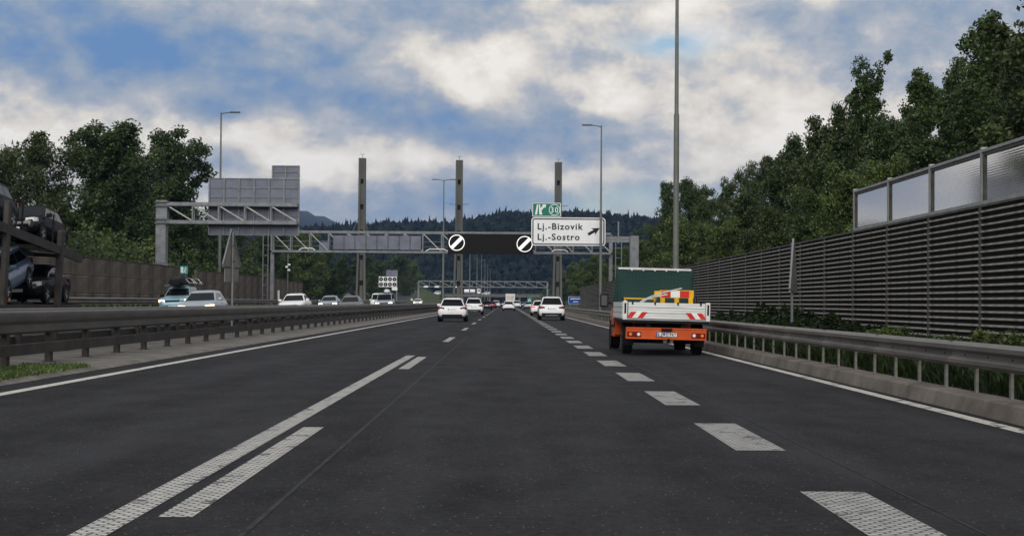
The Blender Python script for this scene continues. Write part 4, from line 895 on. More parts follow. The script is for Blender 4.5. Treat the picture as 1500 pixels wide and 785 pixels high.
# headboard mesh frame and net
MB().box(-hw + .1, hw - .1, BL - .07, BL - .02, 2.12, 2.17).build('headboard_rail', 'alu', t)
def net(name, q, nu, nv):
    me = bpy.data.meshes.new(name); n_ = 10; vs = []; uvs = []; fs = []
    q = [Vector(p_) for p_ in q]
    for i in range(n_ + 1):
        for j in range(n_ + 1):
            a_, b_ = i / n_, j / n_; p_ = q[0] * (1 - a_) * (1 - b_) + q[1] * a_ * (1 - b_) + q[2] * a_ * b_ + q[3] * (1 - a_) * b_
            nrm = (q[1] - q[0]).cross(q[3] - q[0]).normalized(); p_ = p_ - nrm * .05 * math.sin(math.pi * a_) * math.sin(math.pi * b_) + nrm * .012 * math.sin(9 * a_ + 5 * b_); p_.z -= .05 * math.sin(math.pi * a_) * b_
            vs.append(p_); uvs.append((a_ * nu, b_ * nv))
    for i in range(n_):
        for j in range(n_): k = i * (n_ + 1) + j; fs.append((k, k + n_ + 1, k + n_ + 2, k + 1))
    me.from_pydata([tuple(v) for v in vs], [], fs); ul = me.uv_layers.new(name='UVMap')
    for l in me.loops: ul.data[l.index].uv = uvs[l.vertex_index]
    me.materials.append(M['net']); return link(name, me, t)
net('net', [(-hw + .06, BL - .05, BZ0 + .1), (hw - .06, BL - .05, BZ0 + .1), (hw - .06, BL - .05, 2.15), (-hw + .06, BL - .05, 2.15)], 52, 34)
for sg in (-1, 1): net('net', [(sg * (hw - .03), BL - .45, BZ1 - .05), (sg * (hw - .03), BL - .08, BZ1 - .05), (sg * (hw - .06), BL - .08, 2.13), (sg * (hw - .05), BL - .25, 2.0)], 12, 30)
MB().box(-.99, .99, BL + .05, BL + .115, .90, 2.12).build('bulkhead', 'black_plastic', t)
for x in (-.6, -.3, 0, .3, .6): MB().box(x - .02, x + .02, BL - .085, BL - .071, 2.09, 2.13).build('net_clip', 'alu', t)
# chassis, bumper beam, lamps
for x in (-.42, .42): MB().box(x - .05, x + .05, .1, 5.4, .56, .77).build('chassis_rail', 'black_plastic', t)
for yy in (.6, 1.9, 3.0): MB().box(-.37, .37, yy - .05, yy + .05, .60, .74).build('cross_member', 'black_plastic', t)
bb = MB().bbox(-.97, .97, -.06, .06, .385, .665, .02).build('rear_beam', 'orange', t)
MB().box(-.97, .97, -.075, -.061, .635, .66).box(-.97, .97, -.075, -.061, .39, .41).build('beam_lip', 'orange', bb)
for sg in (-1, 1):
    lm = MB().bbox(sg * .77 - .165, sg * .77 + .165, -.085, -.062, .44, .56, .012).build('tail_lamp', 'red_lamp', bb)
    MB().ring((sg * .665, -.088, .50), 0.0, .04, -.005, .004, 14).build('reverse_lamp', 'lamp_clear', lm); MB().ring((sg * .86, -.088, .50), 0.0, .038, -.005, .004, 14).build('turn_lamp', 'amber', lm)
pl = MB().prism(rrect(-.26, .26, .45, .565, .015), -.075, -.062).build('number_plate', 'plate', bb)
frame(-.26, .26, .45, .565, .015, .008, -.079, -.076).build('plate_border', 'ink', pl)
MB().box(-.247, -.215, -.079, -.076, .462, .553).build('blue_strip', 'eu_blue', pl)
lettering('LJ', pl, -.20, -.095, .472, .545, -.077, 'ink', depth=.004, bold=.02); lettering('O', pl, -.015, .05, .472, .545, -.077, 'ink', depth=.004, bold=.02); lettering('PAT', pl, .085, .235, .472, .545, -.077, 'ink', depth=.004, bold=.02)
MB().prism([(-.078, .545), (-.032, .545), (-.032, .5), (-.055, .472), (-.078, .5)], -.079, -.076).build('crest', 'eu_blue', pl)
MB().box(-.12, .13, -.16, -.04, .60, .655).build('plate_lamp', 'black_plastic', t)
MB().tube([(0.05, .05, .36), (.05, -.12, .34), (.05, -.16, .40)], .03, 8).build('tow_hitch', 'black_plastic', t); MB().box(-.06, .17, -.03, .2, .30, .38).build('hitch_bracket', 'galv_dark', t)
MB().box(-.35, .25, .5, 1.2, .30, .50).build('fuel_tank', 'black_plastic', t)
MB().tube([(-.75, 1.05, .34), (.75, 1.05, .34)], .07, 8).build('rear_axle', 'black_plastic', t)
for sg in (-1, 1):
    for off in (0,): wheel(t, sg * .86, 1.05, .345, .24, sg, 'rim_dark', 24)
    wheel(t, sg * .86, 5.1, .345, .22, sg, 'rim_dark', 24)
    MB().loft([[(sg * x_, 1.05 + r_ * math.cos(a_), .345 + r_ * math.sin(a_)) for r_ in (.41, .43) for x_ in ((.74, .98) if r_ < .42 else (.98, .74))] for a_ in [R(20 + 14 * k) for k in range(11)]]).build('mudguard', 'black_plastic', t)
    MB().box(sg * .86 - .12, sg * .86 + .12, .50, .515, .22, .60).build('mud_flap', 'black_plastic', t)
# cab: lofted profile from rear wall to nose
def cs(y, zb, zt, w, wt): return [(-w, y, zb), (-w, y, zb + .35), (-w, y, 1.05), (-wt, y, zt - .12), (-wt + .12, y, zt), (wt - .12, y, zt), (wt, y, zt - .12), (w, y, 1.05), (w, y, zb + .35), (w, y, zb)]
cab = MB().loft([cs(BL + .12, .42, 2.10, .98, .86), cs(BL + .2, .36, 2.16, 1.0, .88), cs(BL + 1.0, .36, 2.20, 1.0, .88), cs(BL + 1.35, .36, 2.08, 1.0, .86), cs(BL + 1.75, .36, 1.52, 1.0, .90), cs(BL + 2.05, .36, 1.22, .98, .90), cs(BL + 2.4, .38, 1.10, .90, .82), cs(BL + 2.52, .45, .95, .75, .7)]).build('cab', 'orange', t, smooth=True, ang=35)
for sg in (-1, 1):
    MB().hexa([(sg * (1.004 - .035 * 0) + d_, y, z) if z < 1.2 else (sg * .905 + d_, y, z) for z in (1.12, 1.88) for d_, y in ((-.004, BL + .35), (.004, BL + .35), (.004, BL + 1.25), (-.004, BL + 1.25))]).build('side_window', 'glass_dark', cab)
    MB().box(sg * 1.002 - .008, sg * 1.002 + .008, BL + .3, BL + 1.4, .60, .66).build('side_trim', 'black_plastic', cab); MB().box(sg * 1.004 - .008, sg * 1.004 + .008, BL + .16, BL + .34, .62, .76).build('filler_flap', 'black_plastic', cab)
    MB().lathe_x([(-.012, .42), (.012, .42)], sg * 1.0, 5.1, .36, 22).build('wheel_arch', 'black_plastic', cab)
    mr_ = MB().bbox(sg * 1.20 - .11, sg * 1.20 + .11, BL + 1.52, BL + 1.63, 1.12, 1.48, .03).build('mirror', 'black_plastic', cab); MB().box(sg * 1.20 - .08, sg * 1.20 + .08, BL + 1.512, BL + 1.518, 1.16, 1.44).build('mirror_glass', 'mirror', mr_)
    MB().tube([(sg * 1.0, BL + 1.55, 1.22), (sg * 1.16, BL + 1.58, 1.24)], .03, 6).build('mirror_arm', 'black_plastic', mr_)
MB().box(-.72, .72, BL + .10, BL + .12, 1.30, 1.95).build('rear_window', 'glass_dark', cab)
# load
def wpt(x, y, z): return (TX + x, TY + y, z)
ld = thing('barrier_board', 'yellow barrier board with red and white stripes lying on the truck bed', 'barrier', (TX + .0, TY + 2.6, .93))
x0 = -.02
bd = MB().bbox(x0 + .12, x0 + 1.0, -.03, .03, .46, .66, .012).build('striped_board', 'yellow', ld)
for k, m_ in enumerate(('chev_red', 'chev_white', 'chev_red')): MB().box(x0 + .16 + .24 * k + .004, x0 + .16 + .24 * (k + 1) - .004, -.038, -.031, .475, .645).build('stripe', m_, bd)
for xx in (x0 + .2, x0 + .56, x0 + .92): MB().bbox(xx - .06, xx + .06, -.04, .04, .06, .47, .015).build('foot', 'yellow', ld)
MB().bbox(x0 + .0, x0 + 1.0, -.05, .05, .0, .07, .015).build('base_bar', 'yellow', ld)
MB().bbox(x0 - .02, x0 + .14, -.04, .04, .50, .64, .02).build('lamp_bracket', 'yellow', ld)
for k, off in enumerate((0, .06)):
    h_ = thing('hose', ('upper' if k == 0 else 'lower') + ' pale hose curving out of the truck bed', 'hose', (TX, TY + 2.2, .92), 0, 'hoses on the truck bed')
    MB().tube([(-.62 + off, 0, .05), (-.50 + off, 0, .30), (-.35 + off, 0, .42), (-.12 + off, -.02, .52 - off * .4), (.2 + off, -.05, .62 - off), (.62 if k == 0 else .18, -.05, .72 if k == 0 else .57)], .018, 6).build('tube', 'hose', h_, smooth=True)
h_ = thing('yellow_pole', 'yellow pole lying level across the truck bed', 'pole', (TX, TY + 2.9, .92)); MB().tube([(-.80, 0, .46), (.05, 0, .44)], .02, 6).build('shaft', 'yellow', h_); MB().tube([(-.84, 0, .461), (-.80, 0, .46)], .026, 6).build('end_cap', 'black_plastic', h_)
for x in (-.76, .0): MB().box(x - .02, x + .02, -.02, .02, 0, .43).build('stand', 'yellow', h_)

# ------------------------------------------------------------------ car transporter
CX = -17.4; zg = oz(CX)
t = thing('car_transporter', 'dark two-deck car transporter trailer in the oncoming lanes at the left edge', 'truck', (CX, 0, zg), 0, ry=bank_)
def deck(y): return 3.78 - (y - 50) * .078 - zg     # upper deck falls towards the tail
def deckpart(nm, x0, x1, y0, y1, th, m): return MB().hexa([(x0, y0, deck(y0) - th), (x1, y0, deck(y0) - th), (x1, y1, deck(y1) - th), (x0, y1, deck(y1) - th), (x0, y0, deck(y0)), (x1, y0, deck(y0)), (x1, y1, deck(y1)), (x0, y1, deck(y1))]).build(nm, m, t)
for s in (-1, 1):
    deckpart('upper_deck_track', s * .85 - .33, s * .85 + .33, 44, 60.8, .09, 'black_plastic')
    deckpart('upper_deck_beam', s * 1.22 - .05, s * 1.22 + .05, 44, 60.2, .30, 'rail_dark')
    MB().bbox(s * 1.20 - .10, s * 1.20 + .10, 51.0, 51.3, .5, deck(51) + .75, .03).build('post', 'rail_dark', t); MB().bbox(s * 1.20 - .10, s * 1.20 + .10, 57.2, 57.55, .5, deck(57) + .55, .03).build('post', 'rail_dark', t)
    MB().box(s * .85 - .35, s * .85 + .35, 44, 60.3, .62, .72).build('lower_deck_track', 'black_plastic', t); MB().box(s * 1.2 - .05, s * 1.2 + .05, 44, 60.4, .48, .74).build('side_rail', 'rail_dark', t)
    MB().hexa([(s * .85 - .3, 60.3, .6), (s * .85 + .3, 60.3, .6), (s * .85 + .3, 61.2, .45), (s * .85 - .3, 61.2, .45), (s * .85 - .3, 60.3, .7), (s * .85 + .3, 60.3, .7), (s * .85 + .3, 61.2, .52), (s * .85 - .3, 61.2, .52)]).build('ramp', 'rail_dark', t)
    for yy in (53.2, 54.4): wheel(t, s * 1.02, yy, .42, .3, s, 'rim_dark')
    for yy in (52.6, 56.2): MB().box(s * 1.23 - .025, s * 1.23 + .025, yy, yy + .05, deck(yy), deck(yy) + 1.0).build('guard_stake', 'black_plastic', t)
for yy in range(45, 61, 3): MB().box(-.5, .5, yy, yy + .15, deck(yy) - .15, deck(yy) - .02).build('cross_member', 'rail_dark', t)
MB().box(-1.2, 1.2, 60.42, 60.5, .5, .75).build('rear_beam', 'black_plastic', t)
for s in (-1, 1): MB().bbox(s * 1.0 - .15, s * 1.0 + .15, 60.5, 60.54, .55, .68, .01).build('tail_lamp', 'red_lamp', t)
ml = MB().bbox(1.26, 1.30, 51.5, 51.6, .85, .95, .01).build('side_marker', 'amber', t)
sl_ = math.atan(.078)
def up(y): return deck(y) + zg + .02
car('car', 'black suv with pale bonnet on the rear of the upper transporter deck', 'car', (CX + .02, 58.1, up(58.1)), R(180), 'suv', 'black', 'cars on the transporter', rx=sl_, ry=bank_, sc_=.90)
car('car', 'dark suv cut by the left picture edge on the upper transporter deck', 'car', (CX + .02, 51.9, up(51.9)), R(180), 'suv', 'charcoal', 'cars on the transporter', rx=sl_, ry=bank_, sc_=.93)
car('car', 'blue grey car tilted nose down on the lower transporter deck', 'car', (CX, 54.1, zg + 1.05), R(180), 'hatch', 'bluegrey', 'cars on the transporter', rx=R(-11), ry=bank_, sc_=.96)
car('car', 'dark grey car on the lower transporter deck nearest its tail', 'car', (CX, 58.6, zg + .73), R(180), 'hatch', 'charcoal', 'cars on the transporter', ry=bank_, sc_=.97)

# ------------------------------------------------------------------ vegetation
import numpy as np
def leaves_mesh(name, cen, rad, per, size, m, seed, narrow=.6, droop=0.):
    """many small leaf faces scattered round clump centres"""
    g = np.random.default_rng(seed); cen = np.asarray(cen, float); rad = np.asarray(rad, float)
    idx = np.repeat(np.arange(len(cen)), per); n = len(idx)
    d = g.normal(size=(n, 3)); d /= np.linalg.norm(d, axis=1)[:, None]; rr = g.random(n) ** .45
    p = cen[idx] + d * (rr * rad[idx])[:, None] * np.array([1, 1, .8])
    nr = g.normal(size=(n, 3)) + np.array([0, 0, .9]) + d * .5; nr /= np.linalg.norm(nr, axis=1)[:, None]
    a = g.normal(size=(n, 3)); a[:, 2] -= droop; a -= nr * (a * nr).sum(1)[:, None]; a /= np.linalg.norm(a, axis=1)[:, None]
    b = np.cross(nr, a); s = size * (.6 + .8 * g.random(n))[:, None]
    v = np.empty((n, 4, 3)); v[:, 0] = p - a * s * .5; v[:, 1] = p + b * s * .5 * narrow + nr * s * .06; v[:, 2] = p + a * s * .5; v[:, 3] = p - b * s * .5 * narrow + nr * s * .06
    me = bpy.data.meshes.new(name); me.vertices.add(n * 4); me.vertices.foreach_set('co', v.ravel()); me.loops.add(n * 4); me.loops.foreach_set('vertex_index', np.arange(n * 4, dtype=np.int32))
    me.polygons.add(n); me.polygons.foreach_set('loop_start', np.arange(0, n * 4, 4, dtype=np.int32)); me.update(); me.materials.append(M[m]); return me
def tree_proto(seed, H, spread, low, leaf, lsize, per=46, style='round', limbs=22, narrow=.6, droop=0., crad=.62):
    g = random.Random(seed); tk = MB(); cen = []; rad = []
    def lead(f): return Vector((.35 * math.sin(3 * f + seed), .35 * math.cos(2.3 * f + seed * 1.7), f * H * .93))
    tk.tube([lead(f / 7) for f in range(8)], [.018 * H * (1 - .85 * f / 7) + .02 for f in range(8)], 8)
    for i in range(limbs):
        f = low + (.96 - low) * (i + g.random()) / limbs; p0 = lead(f); azm = i * 2.4 + g.uniform(-.5, .5)
        if style == 'round': ln = spread * math.sqrt(max(.05, 1 - ((f - .50) / .56) ** 2)) * g.uniform(.7, 1.15)
        elif style == 'feather': ln = spread * (1.25 - .85 * f) * g.uniform(.6, 1.2) + .5
        elif style == 'spire': ln = spread * (1.12 - f) * g.uniform(.75, 1.25) + .4
        else: ln = spread * (.55 + .45 * math.sin(f * 3.1)) * g.uniform(.55, 1.25)
        elv = R(g.uniform(12, 40) + 30 * f) if style != 'feather' else R(g.uniform(38, 62) + 14 * f); d = Vector((math.cos(azm) * math.cos(elv), math.sin(azm) * math.cos(elv), math.sin(elv)))
        pts = [p0]
        for s in range(4): d = (d + Vector((g.uniform(-.2, .2), g.uniform(-.2, .2), g.uniform(-.08, .22)))).normalized(); pts.append(pts[-1] + d * ln / 4)
        r0 = .0075 * H * (1.15 - f); tk.tube(pts, [r0, r0 * .8, r0 * .6, r0 * .4, r0 * .18], 5)
        for s in range(1, 5):
            for _ in range(2 if s < 4 else 3):
                o = Vector((g.gauss(0, 1), g.gauss(0, 1), g.gauss(.15, .8))).normalized() * g.uniform(.1, .30) * (ln * .42 + .35)
                c = pts[s] + o
                if s > 1 and g.random() < .5: tk.tube([pts[s], (pts[s] + c) / 2 + Vector((0, 0, .05)), c], [r0 * .3, r0 * .2, r0 * .1], 4)
                cen.append(c); rad.append(crad * g.uniform(.55, 1.25) * (.7 + .3 * ln / spread))
    for k in range(5): cen.append(lead(1.0) + Vector((g.gauss(0, .25), g.gauss(0, .25), g.uniform(-.6, .5)))); rad.append(crad * .6)
    return tk.mesh('trunk', 'bark', True), leaves_mesh('crown', [tuple(c) for c in cen], rad, per, lsize, leaf, seed, narrow, droop), H
def bush_proto(seed, H, spread, leaf, lsize, n=40, per=40):
    g = random.Random(seed); cen = []; rad = []; tk = MB()
    for i in range(n):
        a = g.uniform(0, 6.28); r_ = spread * math.sqrt(g.random()); z = H * (.15 + .8 * g.random() * max(.2, 1 - (r_ / spread) ** 2 * .8)); cen.append((r_ * math.cos(a), r_ * math.sin(a), z)); rad.append(g.uniform(.3, .65) * H * .28 + .12)
        if i % 4 == 0: tk.tube([(r_ * .2 * math.cos(a), r_ * .2 * math.sin(a), 0), (r_ * .6 * math.cos(a), r_ * .6 * math.sin(a), z * .6), cen[-1]], [.03, .02, .008], 5)
    return tk.mesh('stem', 'bark'), leaves_mesh('foliage', cen, rad, per, lsize, leaf, seed, .7), H
PR = {
 'ash': tree_proto(11, 12, 3.6, .14, 'leaf_mid', 0.20, 114, 'round', 30),
 'ash2': tree_proto(23, 12, 3.3, .12, 'leaf_deep', 0.19, 86, 'feather', 38, crad=.55),
 'poplar': tree_proto(35, 14, 3.0, .08, 'leaf_mid', 0.19, 60, 'feather', 34, crad=.50),
 'poplar2': tree_proto(41, 14, 3.2, .10, 'leaf_deep', 0.19, 60, 'feather', 32, crad=.52),
 'oak': tree_proto(57, 13, 4.6, .16, 'leaf_deep', 0.23, 120, 'round', 36, crad=.8),
 'oak2': tree_proto(61, 12, 4.2, .12, 'leaf_olive', 0.23, 120, 'round', 34, crad=.8),
 'willow': tree_proto(71, 11, 3.6, .18, 'leaf_olive', .34, 44, 'round', 30, narrow=.24, droop=1.2, crad=.7),
 'bright': tree_proto(83, 10, 3.6, .08, 'leaf_bright', 0.21, 114, 'round', 28, crad=.72)}
BP = {'shrub': bush_proto(5, 6, 3.2, 'leaf_mid', .26, 70, 70), 'shrub_b': bush_proto(6, 6, 3.4, 'leaf_bright', .26, 70, 70), 'ivy': bush_proto(8, 1.0, 1.0, 'leaf_ivy', .13, 34, 46), 'weed': bush_proto(9, .8, .6, 'leaf_bright', .10, 20, 30)}
TREES = []
def plant(kind, px, Y_, X=None, ptop=None, zg=.1, sx_=1.0):
    if X is None: q = at(px, 440, Y_); X = q.x
    else: d = ray(px, 440); Y_ = X / d.x * d.y
    H = at(px, ptop, Y_).z - zg
    TREES.append((kind, X, Y_, H, zg, px, sx_))
# right side, behind the louvred wall
for k_, px, X, tp, s_ in (('poplar', 1452, 16, 12, .85), ('poplar2', 1398, 17, 95, .7), ('poplar', 1345, 17, 98, .75), ('ash2', 1492, 15, 70, .9), ('ash', 1425, 20, 120, 1.0), ('poplar2', 1266, 17, 93, .8), ('ash2', 1300, 15, 190, .9), ('ash2', 1240, 17, 165, .7), ('ash', 1322, 20, 175, .9),
        ('oak2', 1210, 16, 200, .8), ('poplar', 1205, 18, 182, .6), ('oak', 1172, 18, 225, .8), ('ash2', 1145, 17, 240, .8), ('willow', 1112, 19, 246, .8), ('oak2', 1095, 16, 285, .8), ('poplar2', 1063, 19, 264, .7), ('ash', 1035, 18, 296, .8), ('oak', 1012, 20, 282, .75),
        ('ash2', 980, 21, 275, .8), ('bright', 1000, 15, 330, 1.1), ('bright', 1062, 14, 335, 1.0), ('oak2', 1130, 13.5, 318, .9), ('ash', 1190, 13.5, 285, .9), ('ash2', 1360, 13.5, 215, 1.0), ('oak', 1440, 13.5, 165, 1.0), ('bright', 1245, 13, 268, .9), ('bright', 1310, 13, 245, .8), ('ash', 955, 22, 335, 1.1),
        ('oak2', 1545, 14, 60, 1.0), ('poplar', 1488, 20, 45, .7), ('bright', 935, 17, 365, 1.2), ('oak', 905, 20, 372, 1.2), ('bright', 868, 17, 383, 1.2), ('bright', 845, 18, 392, 1.3), ('oak2', 825, 20, 405, 1.3), ('bright', 800, 22, 424, 1.2), ('oak', 788, 20, 428, 1.1), ('bright', 890, 14.5, 395, 1.0)): plant(k_, px, 0, X, tp, .1, s_)
# left side, behind the brown wall
for k_, px, X, tp, s_ in (('willow', 48, -30, 213, 1.35), ('willow', -20, -31, 230, 1.3), ('oak', 160, -33, 204, 1.15), ('ash', 205, -34, 222, 1.0), ('oak', 250, -33, 216, 1.0), ('oak2', 110, -36, 320, 1.2), ('ash2', 300, -33, 330, 1.2), ('ash', 345, -35, 335, 1.2), ('oak', 390, -37, 335, 1.2), ('bright', 440, -36, 345, 1.1),
        ('oak', 470, -38, 372, 1.2), ('ash2', 500, -36, 378, 1.2), ('oak', 530, -38, 380, 1.2), ('ash', 556, -38, 385, 1.2), ('oak2', 582, -40, 378, 1.2), ('bright', 603, -37, 388, 1.0), ('ash2', 420, -30, 380, 1.2), ('oak', 485, -32, 398, 1.2), ('ash', 545, -33, 402, 1.2), ('oak', 330, -30, 365, 1.2), ('oak2', 592, -34, 410, 1.1), ('bright', 648, -20, 428, .8), ('oak', 275, -30, 335, 1.1), ('ash2', 80, -33, 300, 1.0)): plant(k_, px, 0, X, tp, .3, s_)
ordn = ['first', 'second', 'third', 'fourth', 'fifth', 'sixth', 'seventh', 'eighth', 'ninth', 'tenth', 'eleventh', 'twelfth', 'thirteenth', 'fourteenth', 'fifteenth', 'sixteenth', 'seventeenth', 'eighteenth', 'nineteenth', 'twentieth'] + ['twenty-' + s for s in ('first', 'second', 'third', 'fourth', 'fifth', 'sixth', 'seventh', 'eighth', 'ninth')] + ['thirtieth'] + ['thirty-' + s for s in ('first', 'second', 'third', 'fourth', 'fifth', 'sixth', 'seventh', 'eighth')]
LOOK = dict(ash='mid green leafy tree', ash2='dark green loose tree', poplar='tall feathery mid green tree', poplar2='tall feathery dark green tree', oak='broad dark green tree', oak2='broad olive green tree', willow='narrow-leaved airy tree', bright='low fresh green tree')
for side, wherelab in ((1, 'behind the louvred wall on the right'), (-1, 'behind the brown wall on the left')):
    L_ = sorted([q for q in TREES if q[1] * side > 0], key=lambda q: q[5])
    for i, (kind, X, Y_, H, zg_, px, s_) in enumerate(L_):
        tm, cm, h0 = PR[kind]; s = H / h0
        t = thing('tree', f'{LOOK[kind]} {wherelab}, {ordn[i]} from left', 'tree', (X, Y_, zg_), rnd.uniform(0, 6.28), 'trees ' + wherelab); t.scale = (s * s_, s * s_, s)
        link('trunk', tm, t); link('crown', cm, t)
# shrubs: undergrowth behind the walls and ivy by the rail
SH = []
for px, X, tp, k_ in ((125, -29.5, 345, 'shrub'), (165, -29, 335, 'shrub'), (200, -29.5, 338, 'shrub_b'), (255, -29.5, 345, 'shrub'), (285, -29.5, 352, 'shrub_b'), (320, -29.5, 368, 'shrub'), (365, -29.5, 375, 'shrub'), (95, -29.5, 330, 'shrub'), (140, -31, 320, 'shrub_b')):
    d = ray(px, 440); Y_ = X / d.x * d.y; SH.append((k_, X, Y_, at(px, tp, Y_).z - .4, .4, px, 'green shrub behind the brown wall on the left'))
for px, X, tp, k_ in ((1072, 8.6, 452, 'ivy'), (1095, 8.6, 450, 'ivy'), (1118, 8.7, 452, 'ivy'), (1138, 8.8, 440, 'ivy'), (1155, 8.6, 446, 'ivy'), (1180, 8.8, 452, 'ivy'), (1205, 8.6, 455, 'ivy'), (1232, 8.7, 462, 'ivy'), (1262, 8.8, 470, 'ivy'), (1285, 8.5, 474, 'weed'), (1306, 8.9, 468, 'weed'), (1385, 8.9, 482, 'weed'), (1465, 9.0, 470, 'weed'), (1050, 8.7, 456, 'ivy'), (1340, 8.4, 492, 'weed'), (1425, 8.5, 500, 'weed')):
    d = ray(px, 440); Y_ = X / d.x * d.y; SH.append((k_, X, Y_, max(.35, at(px, tp, Y_).z - .32), .3, px, 'leafy plant between the right guard rail and the louvred wall'))
for lab in sorted(set(q[6] for q in SH)):
    for i, (kind, X, Y_, H, zg_, px, _) in enumerate(sorted([q for q in SH if q[6] == lab], key=lambda q: q[5])):
        tm, cm, h0 = BP[kind]; s = H / h0; t = thing('shrub', f'{lab}, {ordn[i]} from the left', 'shrub', (X, Y_, zg_), rnd.uniform(0, 6.28), lab.replace('green shrub', 'shrubs').replace('leafy plant', 'plants'))
        sw = max(s, .8) * 1.15 if X > 0 else min(1.0, s); t.scale = (sw, sw, s); link('stem', tm, t); link('foliage', cm, t)
# weeds below the right rail, grass tuft in the median
g = np.random.default_rng(3)
def weeds(name, label, n, xr, yr, zf, h, m, seed, w_=.03):
    g = np.random.default_rng(seed); p = np.stack([g.uniform(*xr, n), yr[0] + (yr[1] - yr[0]) * g.random(n) ** 1.6, np.zeros(n)], 1); p[:, 2] = zf(p[:, 0]); a = g.uniform(0, 6.28, n); hh = h * (.4 + .9 * g.random(n)); ln = g.normal(0, .35, (n, 2)) * hh[:, None]
    v = np.empty((n, 4, 3)); u = np.stack([np.cos(a), np.sin(a), 0 * a], 1) * w_ * (.5 + g.random(n))[:, None]; tip = p + np.stack([ln[:, 0], ln[:, 1], hh], 1); mid = p + (tip - p) * .55 + np.stack([0 * a, 0 * a, hh * .1], 1)
    v[:, 0] = p - u * .4; v[:, 1] = mid + u; v[:, 2] = tip; v[:, 3] = mid - u
    me = bpy.data.meshes.new(name); me.vertices.add(n * 4); me.vertices.foreach_set('co', v.ravel()); me.loops.add(n * 4); me.loops.foreach_set('vertex_index', np.arange(n * 4, dtype=np.int32)); me.polygons.add(n); me.polygons.foreach_set('loop_start', np.arange(0, n * 4, 4, dtype=np.int32)); me.update(); me.materials.append(M[m])
    o = link(name, me); tag(o, label, 'grass', kind='stuff'); return o
weeds('weeds', 'low dark weeds on the verge behind the right guard rail', 60000, (5.8, 9.6), (12, 110), lambda x: .15 + (x - 5.8) * .05, .24, 'leaf_ivy', 4, .022)
weeds('grass', 'patch of green grass at the near end of the median', 16000, (-8.6, -7.35), (15, 28.5), lambda x: .05 + 0 * x, .07, 'grass', 5, .012)
weeds('verge_grass', 'rough grass on the verge beyond the oncoming lanes', 9000, (-25, -22.9), (45, 260), lambda x: .64 + 0 * x, .3, 'leaf_mid', 6, .06)

# ------------------------------------------------------------------ hills and far forest
def ridge(px):
    P = [(-900, 300), (-300, 325), (100, 345), (420, 338), (505, 335), (560, 330), (612, 329), (660, 331), (690, 325), (740, 316), (785, 318), (840, 316), (900, 321), (950, 325), (1100, 330), (1500, 320), (2300, 330)]
    for (a, b), (c, d) in zip(P, P[1:]):
        if a <= px <= c: return b + (d - b) * (px - a) / (c - a)
    return 330
HY = 1300.0
def hz(X, Y):
    px = 742 + X * F_PX / HY; zr_ = at(px, ridge(max(-899, min(2299, px))) + 7, HY).z
    f = max(0., min(1., (Y - 960) / (HY - 960))); f = f * f * (3 - 2 * f)
    if Y > HY: f = max(0., 1 - (Y - HY) / 700)
    return zr_ * f - .2 + 2.5 * math.sin(X * .021) * math.sin(Y * .017) * min(1, f * 3)
m = MB(); nx, ny = 90, 26; xs = [-950 + 1900 * i / nx for i in range(nx + 1)]; ys = [930 + 1050 * j / ny for j in range(ny + 1)]
for y in ys:
    for x in xs: m.v.append((x, y, hz(x, y)))
for j in range(ny):
    for i in range(nx): k = j * (nx + 1) + i; m.f.append((k, k + 1, k + nx + 2, k + nx + 1))
tag(m.build('hill', 'forest', smooth=True, ang=180), kind='structure')
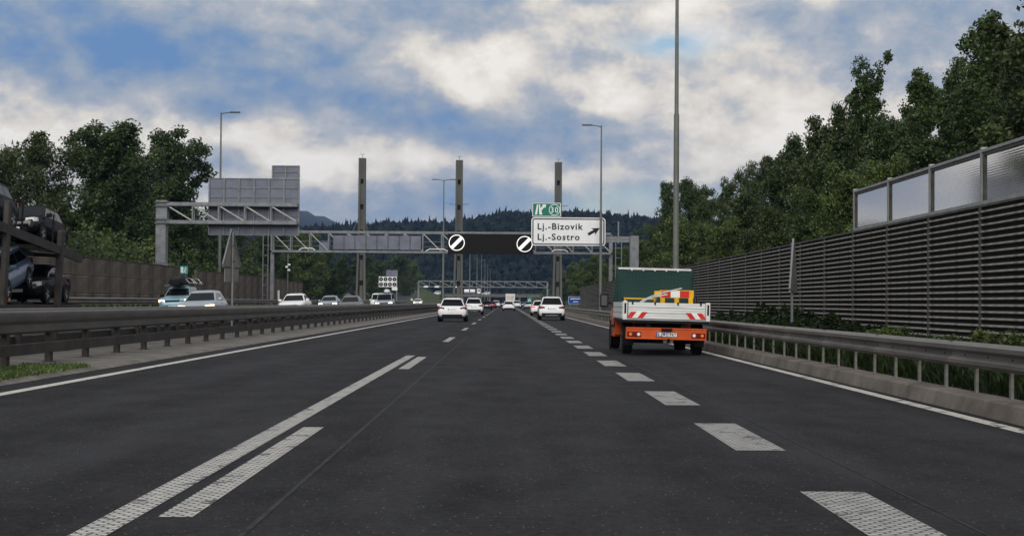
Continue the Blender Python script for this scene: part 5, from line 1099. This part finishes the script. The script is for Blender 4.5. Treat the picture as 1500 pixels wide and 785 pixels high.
# far wood on the hill: thousands of ragged crowns read as one mass
fv = []; ff = []; g = random.Random(12)
def crown(x, y, z, r, h, con):
    o = len(fv); n = 7; lv = [(.15, .35 if con else .75), (.45, .75 if con else 1.0), (.72, .42 if con else .8)] if not con else [(.05, .85), (.38, .62), (.70, .33)]
    for f, w_ in lv:
        for k in range(n):
            a = 2 * math.pi * (k + f * 1.7) / n; q = r * w_ * g.uniform(.65, 1.25); fv.append((x + q * math.cos(a), y + q * math.sin(a), z + h * (f + g.uniform(-.07, .07))))
    fv.append((x + g.uniform(-.2, .2) * r, y, z + h))
    for l in range(2):
        for k in range(n): ff.append((o + l * n + k, o + l * n + (k + 1) % n, o + (l + 1) * n + (k + 1) % n, o + (l + 1) * n + k))
    for k in range(n): ff.append((o + 2 * n + k, o + 2 * n + (k + 1) % n, o + 3 * n))
for _ in range(9000):
    y = 960 + 360 * g.random() ** .8; x = g.uniform(-520, 620) ; con = g.random() < .35; h = g.uniform(8, 13) if con else g.uniform(6.5, 10)
    crown(x, y, hz(x, y) - 1.5, (h * .25 if con else h * .42), h, con)
for _ in range(330):   # trees on the skyline
    x = g.uniform(-520, 620); y = HY + g.uniform(-12, 12); con = g.random() < .4; h = g.uniform(8, 15) if con else g.uniform(6, 10); crown(x, y, hz(x, y) - 1.5, (h * .2 if con else h * .42), h, con)
me = bpy.data.meshes.new('far_forest'); me.from_pydata(fv, [], ff); me.materials.append(M['forest']); o = link('far_forest', me); tag(o, 'dark wooded hillside behind the gantry', 'forest', kind='stuff')
# bluish hill much farther away on the left
DY = 3800.0; m = MB(); nx, ny = 160, 14
def dz_(px): 
    P = [(-1500, 330), (150, 352), (300, 335), (380, 316), (430, 308), (452, 311), (480, 320), (510, 333), (560, 350), (700, 380), (900, 440), (3500, 440)]
    for (a, b), (c, d) in zip(P, P[1:]):
        if a <= px <= c: return b + (d - b) * (px - a) / (c - a)
    return 440
for j in range(ny + 1):
    for i in range(nx + 1):
        px = -1000 + 2000 * i / nx; f = j / 9.; f = f * f * (3 - 2 * f) if f <= 1 else max(0, 2 - f) ; q = at(px, dz_(px), DY)
        m.v.append((q.x, 3000 + 800 * j / 9., max(-1, q.z * f + (rnd.uniform(-4, 4) if 0 < j < ny else 0))))
for j in range(ny):
    for i in range(nx): k = j * (nx + 1) + i; m.f.append((k, k + 1, k + nx + 2, k + nx + 1))
tag(m.build('far_hill', 'forest', smooth=True, ang=180), kind='structure')
# ------------------------------------------------------------------ haze
hm = bpy.data.materials.new('haze'); hm.use_nodes = True; ht = hm.node_tree; ht.nodes.clear(); ho = ht.nodes.new('ShaderNodeOutputMaterial'); pv = ht.nodes.new('ShaderNodeVolumePrincipled')
pv.inputs['Color'].default_value = (.27, .50, .98, 1); pv.inputs['Density'].default_value = .00008; pv.inputs['Anisotropy'].default_value = .2; ht.links.new(pv.outputs[0], ho.inputs['Volume'])
M['haze'] = hm
tag(MB().box(-6100, 6100, -450, 9100, -1.7, 320).build('haze', 'haze'), kind='stuff')
